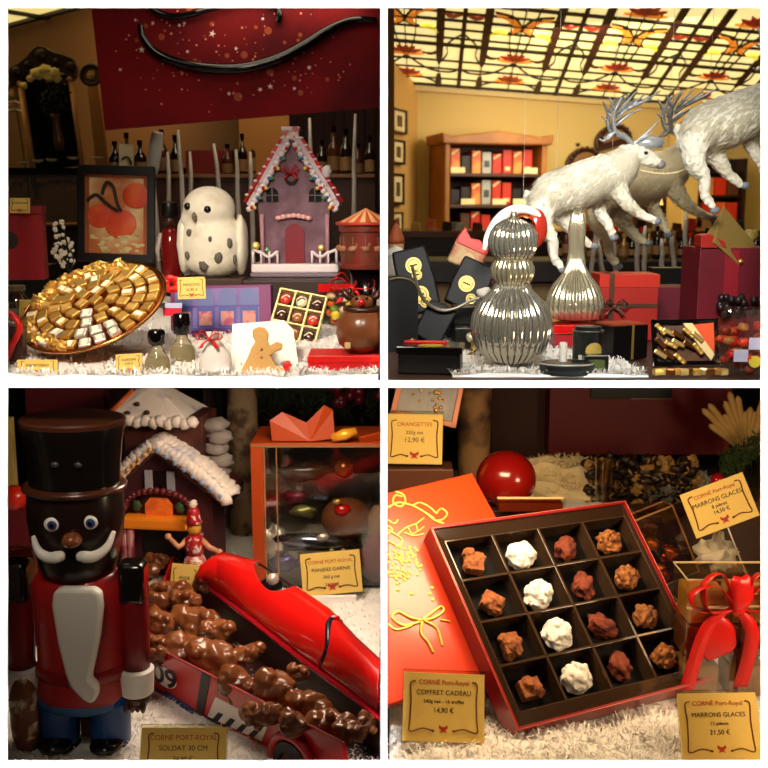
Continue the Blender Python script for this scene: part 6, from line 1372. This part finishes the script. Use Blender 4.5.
for px, py in ((412, 594), (432, 588), (433, 600), (430, 594), (398, 590)): mb.ball(lp(px, py, .4), 2.6, 2.6, 1, 8)
t.part('gold_dots', mb, GT, smooth=True)
mb = MB()
for pts, r in (([(422, 620), (432, 613), (441, 607), (443, 612), (432, 619), (422, 620)], 2.0), ([(422, 621), (410, 618), (398, 612), (392, 618), (404, 626), (420, 622)], 2.0), ([(422, 622), (421, 634), (428, 643), (433, 653)], 2.2), ([(424, 621), (436, 628), (440, 638), (442, 646)], 2.0), ([(388, 624), (396, 630), (412, 626)], 1.6), ([(440, 620), (450, 622)], 1.4)):
    c_ = curve(pts, r); b = len(mb.v); mb.v += c_.v; mb.f += [tuple(i + b for i in f) for f in c_.f]
t.part('gold_bow_print', mb, GT, smooth=True)
# support under the tilted boxes
zb = c01.z
T('display_wedge', 'white wedge under the tilted truffle box, hidden in the snow', 'riser', Vector((.13, .10, ZB + .002)), s=1).single(MB().add([(-.10, .05, 0), (.16, .05, 0), (.16, .24, 0), (-.10, .24, 0), (-.10, .22, .10), (.16, .22, .10)], [(0, 1, 2, 3), (0, 4, 5, 1), (3, 2, 5, 4), (0, 3, 4), (1, 5, 2)]), SNOW)
# ---- tags
def ctag(px, py, wd, hg, l, label, roll=0, tilt=-18, dz=0., yaw=0):
    P = hz(px, py, ZB + .004 + dz); return price_tag(P, wd, hg, l, label, roll, tilt, yaw)
ctag(443, 742, 82, 66, [('CORNÉ Port-Royal', 6.4, 55, REDINK), ('COFFRET CADEAU', 6.6, 45, INK), ('240g net - 16 truffes', 5, 37, INK), ('14,90 €', 6.6, 28, INK)], 'cream price tag reading coffret cadeau, in front of the orange lid', roll=2, tilt=-26, dz=.012)
ctag(723, 762, 80, 66, [('CORNÉ Port-Royal', 6.4, 54, REDINK), ('MARRONS GLACES', 6.4, 43, INK), ('12 pièces', 5, 35, INK), ('21,50 €', 6.6, 26, INK)], 'cream price tag reading marrons glaces, at the lower right corner', roll=-1, tilt=-26, dz=.012)
P = w(728, 527, .34); pt = price_tag(P, 68, 46, [('CORNÉ Port-Royal', 5.5, 36, REDINK), ('MARRONS GLACES', 6.2, 28, INK), ('8 pièces', 5, 22, INK), ('14,50 €', 5.6, 16, INK)], 'cream price tag tilted on the clear boxes at the right', roll=-20, tilt=-16, holder=False)
pt.part('support_rod', MB().box(-.8, .8, 1, 2.4, -112, 6), m('rod_clear', (120, 100, 76), .2))
dimbox(742, 560, .46, -44, 50, 50, 58, 'dark brown carton behind the tilted price tag at the right', m('carton_umber', (58, 34, 20), .45), name='carton')
T('artificial_snow', 'tuft of white fluff below the tilted price tag', 'artificial snow', w(716, 552, .37), kind='stuff').single(MB().ball((0, 0, 0), 17, 9, 15, 22, 1.2, 3, 5), m('fluff_dim', (190, 176, 150), .9), smooth=True)
dimbox(680, 545, .45, -44, 20, 40, 30, 'low dark brown carton behind the leaning clear box', m('carton_umber'), name='carton')
P = w(414, 464, .50); price_tag(P, 56, 50, [('ORANGETTES', 5.6, 38, REDINK), ('220g net', 5, 30, INK), ('12,90 €', 6.6, 22, INK)], 'dim cream price tag under the framed picture, upper left of its opening', roll=1, tilt=-8)
T('display_riser', 'brown block under the dim price tag, upper left of the opening', 'riser', Vector((w(414, 464, .5).x, .49, ZB + .002)), s=.001).single(MB().box(-70, 60, 0, 50, 0, (w(414, 467, .5).z - ZB) * 1000 - 3), m('block_brown', (92, 50, 28), .5), bev=2)
t = T('picture_frame', 'brown framed picture with gold beads leaning above the dim price tag', 'picture', w(424, 421, .56), roll=12, tilt=-14)
t.part('frame', MB().box(-34, 32, -2, 3, 0, 5).box(-34, -29, -2, 3, 0, 50).box(27, 32, -2, 3, 0, 50), m('frame_copper', (150, 78, 40), .35, .2), bev=.6); t.part('print', MB().box(-30, 28, 0, 2, 3, 50), m('frame_print', (84, 66, 56), .3, mix=((36, 22, 18), 20, .4, .6)))
gd = MB(); 
for i in range(14): gd.ball((random.uniform(-18, 16), -1, random.uniform(12, 32)), random.uniform(1.2, 2.6), n=8)
t.part('gold_beads', gd, GOLD, smooth=True); t.part('hanging_wire', MB().tube([(0, 2, 49), (0, 2, 56)], .5, 5), BLACK)
# ---- red ball, logs, acrylic tray
zr = w(506, 505, .46)
T('red_ornament', 'glossy dark red ball ornament above the left corner of truffle box', 'ornament', w(506, 479, .47)).single(MB().ball((0, 0, 0), 30, 30, 28, 36), m('ball_red', (130, 14, 8), .2, coat=.4), smooth=True)
T('display_riser', 'dark riser carrying the red ball ornament', 'riser', Vector((w(506, 500, .47).x, .44, ZB + .002)), s=.001).single(MB().box(-30, 70, 0, 70, 0, (w(506, 506, .47).z - ZB) * 1000), m('riser', (60, 36, 26), .6), bev=2)
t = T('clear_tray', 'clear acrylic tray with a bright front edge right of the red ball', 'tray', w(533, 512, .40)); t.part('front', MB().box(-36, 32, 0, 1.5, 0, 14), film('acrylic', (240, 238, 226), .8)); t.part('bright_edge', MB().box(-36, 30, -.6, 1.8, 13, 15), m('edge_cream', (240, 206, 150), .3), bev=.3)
t.part('red_insert', MB().box(-34, 30, 2, 26, 0, 8), m('insert', (130, 44, 24), .4))
t = T('birch_log', 'upright brown and cream log behind the red ball ornament', 'log', w(473, 500, .72)); t.single(MB().lathe([(17, (ZB - t.P.z) / t.R[2][2]), (16, 50), (17, 100), (16, 132)], n=26), m('log_brown', (140, 104, 64), .8, bump=(30, .8), mix=((56, 30, 18), 16, .42, .6)), smooth=True)
# clear bags with white fluff
t = T('snow_mound', 'mound of cream fluffy snow behind the truffle box', 'artificial snow', w(566, 494, .66), kind='stuff')
mb = MB().ball((0, 20, -4), 70, 34, 34, 28, .4, 3, 3); random.seed(61)
for i in range(2600):
    d = Vector((random.gauss(0, 1), random.gauss(0, 1), random.gauss(0, 1))).normalized(); p = Vector((d.x * 70, 20 + d.y * 34, -4 + d.z * 34)); e_ = Vector((random.uniform(-1, 1), random.uniform(-1, 1), random.uniform(-.2, 1))).normalized() * 9; s_ = e_.cross(Vector((0, 1, 0))).normalized() * .8
    mb.add([p - s_, p + s_, p + e_], [(0, 1, 2)])
t.single(mb, m('fluff_cream', (226, 206, 160), .9))
t = T('glass_tumbler', 'clear glass tumbler in the snow mound behind truffle box', 'glass', w(603, 500, .56)); t.single(MB().lathe([(8, 0), (9, 40), (8.3, 40), (7.4, 1.5), (0, 1.5)], n=24), film('tumbler', (240, 236, 220), .75), smooth='a')
T('display_riser', 'snow covered step behind the truffle box', 'riser', Vector((.3, .52, ZB + .002)), s=.001).single(MB().box(-130, 120, 0, 330, 0, (w(566, 500, .6).z - ZB) * 1000 - 12), SNOW, bev=8)
# garland of dark cones
t = T('cone_garland', 'garland of dark cones and gold leaves behind the truffle box', 'garland', w(640, 496, .62)); random.seed(62)
mb = MB(); mg = MB()
for i in range(120):
    c = Vector((random.uniform(-52, 58), random.uniform(-8, 14), random.uniform(-14, 38)))
    (mb if i % 3 else mg).ball(c, random.uniform(4, 8), random.uniform(3, 5), random.uniform(3, 6), 9, .9, 2.4, i)
for i in range(260):
    c = Vector((random.uniform(-52, 58), random.uniform(-12, 10), random.uniform(-14, 38))); d = Vector((random.uniform(-1, 1), random.uniform(-.8, .3), random.uniform(-.6, 1))).normalized() * 9; n_ = d.cross(Vector((0, 1, .2))).normalized() * 1.3
    (mb if i % 3 else mg).add([c, c + d * .5 + n_, c + d, c + d * .5 - n_], [(0, 1, 2, 3)])
t.part('cones', mb, m('cone_dark', (40, 22, 14), .5), kind='stuff', smooth=True); t.part('gold_leaves', mg, m('leaf_gold', (150, 112, 56), .5), kind='stuff')
t.part('berry', MB().ball((74, -8, 18), 7, n=14), RED, smooth=True)
# maroon box behind
t = T('gift_bag', 'large maroon carton hanging over the scene behind the truffle box', 'carton', w(640, 455, .90))
t.part('carton', MB().box(-92, 84, 0, 50, 0, 110), m('carton_maroon', (98, 8, 20), .5, mix=((120, 22, 24), 5, .5, .75)), bev=.8)
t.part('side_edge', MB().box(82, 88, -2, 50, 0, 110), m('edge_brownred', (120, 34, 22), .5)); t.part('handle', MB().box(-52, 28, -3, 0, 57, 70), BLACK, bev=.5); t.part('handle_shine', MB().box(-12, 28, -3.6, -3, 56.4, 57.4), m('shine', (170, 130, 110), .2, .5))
t.part('hanging_strap', MB().box(-4, 4, 20, 22, 108, (ZT - .009 - t.P.z) / t.s), BLACK)
t = T('black_post', 'black upright post left of the large maroon carton', 'post', w(569, 470, .92)); t.single(MB().box(-3, 4, 0, 6, (ZB - t.P.z) / t.R[2][2], 76), BLACK, bev=.4)
dimbox(530, 480, .95, -40, 26, 20, 100, 'dim brown carton behind the red ball ornament', m('dim_brown', (60, 30, 20), .7), name='carton')
# feather spray and twig, upper right
t = T('feather_spray', 'cream gold feather spray at the upper right corner', 'spray', w(745, 452, .72)); random.seed(63); mb = MB()
for i in range(16):
    a = rad(40 + i * 7); L = random.uniform(40, 70); mb.tube(spline([(0, 0, 0), (math.cos(a) * L * .5, -3, math.sin(a) * L * .55), (math.cos(a) * L * .95, -5, math.sin(a) * L)], 5), [3.4] * 10 + [1], 6)
t.part('stem', MB().tube([(0, 0, 2), (0, 6, (ZB + .004 - t.P.z) / t.R[2][2])], 1.6, 6), WOOD)
t.part('feathers', mb, m('feather', (200, 160, 92), .7, bump=(60, .8)), kind='stuff', smooth=True)
t = T('fir_twig', 'dark green fir twig below the feather spray at the right', 'twig', w(738, 456, .64)); mb = MB().tube([(-14, 0, -16), (0, 0, 0), (18, 0, 18)], 1.6, 6)
for i in range(420):
    c = Vector((random.uniform(-16, 22), random.uniform(-5, 5), 0)); c.z = c.x * .6 + random.uniform(-12, 12); d = Vector((random.uniform(-1, 1), -.3, random.uniform(-1, 1))).normalized() * 9; n_ = d.cross(Vector((0, 1, 0))).normalized() * .7; mb.add([c - n_, c + n_, c + d], [(0, 1, 2)])
t.single(mb, m('fir', (50, 66, 26), .7)); t.root['kind'] = 'thing'
# clear gift boxes on the right
AMB = film('amber_film', (226, 170, 110), .8)
t = T('clear_gift_box', 'clear box of copper foil sweets leaning right of the truffle box', 'gift box', w(668, 585, .40), roll=-22, tilt=-10)
t.part('film', MB().box(-22, 34, 0, 34, 0, 72), AMB, bev=1.5); t.part('edge', MB().tube([(-22, 0, 72), (34, 0, 72), (34, 34, 72), (-22, 34, 72)], 1.1, 6, True).tube([(-22, 0, 0), (-22, 0, 72)], 1, 6).tube([(34, 0, 0), (34, 0, 72)], 1, 6), m('edge_amber', (206, 150, 90), .2, .5))
cg = t; random.seed(64)
for i in range(12):
    pos = cg.P + cg.R @ Vector((random.uniform(-14, 26), random.uniform(8, 24), 7 + i * 4.6)); T('foil_sweet', 'copper foil sweet inside the leaning clear box', 'sweet', pos, group='copper foil sweets in the leaning box', s=cg.s).single(MB().ball((0, 0, 0), 8, 6, 6, 10, .6, 2, i), [COPPER, GOLD, m('foil_brown', (96, 52, 26), .3, .8)][i % 3], smooth=True)
t = T('clear_gift_box', 'clear box with stacked sweets tied by the big red bow', 'gift box', Vector((w(735, 690, .10).x, .13, ZB + .01)), s=sc(w(735, 640, .13)))
def ZR(py): return (w(735, py, .13).z - t.P.z) / t.s
t.part('film', MB().box(-44, 50, 0, 50, 0, ZR(580)), GLASS, bev=1.5); t.part('edge', MB().tube([(-44, 0, ZR(580)), (50, 0, ZR(580)), (50, 50, ZR(580)), (-44, 50, ZR(580))], 1.2, 6, True).tube([(-44, 0, ZR(608)), (50, 0, ZR(606))], 1.6, 6), m('edge_pale', (216, 190, 140), .2, .4))
gb2 = t
bow(t, (4, -6, ZR(606)), 92, 44, m('bow_organza', (206, 20, 16), .35, alpha=.92), tails=False)
ro = MB()
for x0_, x1_, z0_, z1_, x2_, z2_ in ((4, -26, ZR(604), ZR(622), -42, ZR(688)), (4, 18, ZR(604), ZR(630), 12, ZR(684)),):
    pts = spline([(x0_, -6, z0_), (x1_, -12, z1_), (x2_, -6, z2_)], 8); wd = 7; ro.add([v for p in pts for v in (p + Vector((-wd, 0, 0)), p + Vector((wd, -1, 1)))], [(2 * i, 2 * i + 1, 2 * i + 3, 2 * i + 2) for i in range(len(pts) - 1)])
o = t.part('ribbon_tail', ro, m('bow_organza'), smooth=True); md = o.modifiers.new('solid', 'SOLIDIFY'); md.thickness = .0008
t.part('ribbon_fold', MB().ball((-14, -4, ZR(636)), 20, 6, 22, 18, .3, 1.5, 3).ball((6, -8, ZR(590)), 13, 8, 20, 18, .4, 1.5, 4), m('bow_organza'), smooth=True)
t.part('cross_ribbon', MB().box(-44, 50, -1.6, -.6, ZR(648), ZR(641)).box(8, 12, -1.6, -.6, 0, ZR(608)), m('ribbon_brown', (96, 24, 20), .3), bev=.3)
for i, (x, py, mt_) in enumerate(((-24, 680, 'tan'), (24, 680, 'tan'), (-24, 640, 'brown'), (24, 640, 'brown'), (-22, 606, 'gold'), (22, 606, 'gold'))):
    pos = gb2.P + gb2.R @ Vector((x, 5, ZR(py + 20)))
    q = T('wrapped_square', '%s wrapped chestnut, %s side, %s layer of the bow tied box' % (mt_, 'left' if x < 0 else 'right', ['lowest', 'lowest', 'middle', 'middle', 'top', 'top'][i]), 'wrapped sweet', pos, s=gb2.s)
    q.single(MB().box(-19, 19, 0, 38, 0, 34), {'tan': m('wrap_tan', (130, 92, 50), .35, .3), 'brown': m('wrap_brown', (92, 50, 28), .35, .3), 'gold': m('wrap_gold', (190, 130, 50), .3, .6)}[mt_], bev=3)
SIDE[0] = 0
# ================================================================== LIGHT
def area(name, loc, target, size, power, color=(1, .78, .5), sy=None, spread=None):
    l = bpy.data.lights.new(name, 'AREA'); l.energy = power; l.color = color; l.size = size; l.shape = 'RECTANGLE'; l.size_y = sy or size
    if spread: l.spread = rad(spread)
    o = bpy.data.objects.new(name, l); COL.objects.link(o); o.location = loc
    o.rotation_euler = (Vector(target) - Vector(loc)).to_track_quat('-Z', 'Y').to_euler(); return o
def strip(name, a, b, src, wid, power):
    """unseen collimated light, added so its beam whitens just the bar from a to b"""
    a, b, src = Vector(a), Vector(b), Vector(src); mid = (a + b) / 2; L = (b - a).length; d = (mid - src).normalized(); x = (b - a).normalized()
    x = (x - d * x.dot(d)).normalized(); y = (-d).cross(x)
    l = bpy.data.lights.new(name, 'AREA'); l.shape = 'RECTANGLE'; proj = L * math.sqrt(max(.02, 1 - ((b - a).normalized().dot(d)) ** 2)); l.size = proj * 1.02; l.size_y = wid; l.energy = power; l.spread = rad(2.0); l.color = (1, .99, .97)
    o = bpy.data.objects.new(name, l); COL.objects.link(o); M_ = Matrix((x, y, -d)).transposed().to_4x4(); M_.translation = src; o.matrix_world = M_
def pl(px, py): return O + R * ((px - 384) / 1000) - U * ((py - 384) / 1000)
Bk = -F
KS = 0.07  # beams without fixtures, added only to turn the frame bars white
strip('frame_fill_middle_vertical', pl(384, 0), pl(384, 768), pl(384, 384) + (Bk * .8 + U * .9), .009, KS)
strip('frame_fill_middle_horizontal', pl(0, 384), pl(768, 384), pl(384, 384) + (Bk * .8 + R * .9), .009, KS)
strip('frame_fill_top', pl(0, -4), pl(768, -4), pl(384, -4) + (Bk * .8 - U * .9), .02, KS * 2)
strip('frame_fill_bottom', pl(0, 772), pl(768, 772), pl(384, 772) + (Bk * .8 + U * .9), .02, KS * 2)
strip('frame_fill_left', pl(-4, 0), pl(-4, 768), pl(-4, 384) + (Bk * .8 + R * .9), .02, KS * 2)
strip('frame_fill_right', pl(772, 0), pl(772, 768), pl(772, 384) + (Bk * .8 - R * .9), .02, KS * 2)
# unseen lights added to light the four displays and the rooms
WARM = (1, .72, .42)
area('unseen_light_lower_left', (-.12, .25, ZT - .02), (-.22, .3, ZB), .22, 2.2, (1, .8, .6), .12)
area('unseen_light_lower_right', (.10, .16, ZT - .02), (.12, .25, ZB), .25, 3.0, WARM, .12)
area('unseen_light_lower_right_side', (.62, -.1, ZT - .1), (.2, .2, ZB), .15, 2.0, WARM)
area('front_fill_upper_left', (-.25, -.5, 1.75), (-.22, .3, 1.25), .2, 1.5, (1, .84, .66), spread=60)
area('unseen_light_upper_left', (-.3, .2, 2.0), (-.25, .3, 1.2), .3, 1.6, (1, .84, .66))
area('rear_fill_upper_left', (-.2, .86, 1.8), (-.25, 1.25, 1.3), .3, 1.6, (1, .8, .55))
area('unseen_light_upper_right', (.1, -.5, 1.72), (.28, .35, 1.32), .2, 1.3, (1, .96, .88), spread=55)
area('top_fill_upper_right', (.42, .55, 2.05), (.3, .62, 1.3), .3, 2.4, (1, .9, .74))
area('rear_fill_upper_right', (.4, 1.0, 1.9), (.4, 1.35, 1.3), .3, 3, (1, .84, .6))
area('room_fill_right', (1.2, 4.4, 2.05), (1.4, 6.3, 1.2), .9, 25, (1, .88, .66))
area('room_fill_left', (-1.0, 2.4, 2.0), (-1.1, 3.4, 1.2), .4, 4.5, WARM)
wd = bpy.data.worlds.new('world'); S.world = wd; wd.use_nodes = True; wd.node_tree.nodes['Background'].inputs[0].default_value = (1, .8, .6, 1); wd.node_tree.nodes['Background'].inputs[1].default_value = .02
S.view_settings.view_transform = 'Standard'; S.view_settings.look = 'None'; S.view_settings.exposure = 0; S.view_settings.gamma = 1
S.cycles.max_bounces = 8; S.cycles.transparent_max_bounces = 24; S.cycles.sample_clamp_indirect = 4
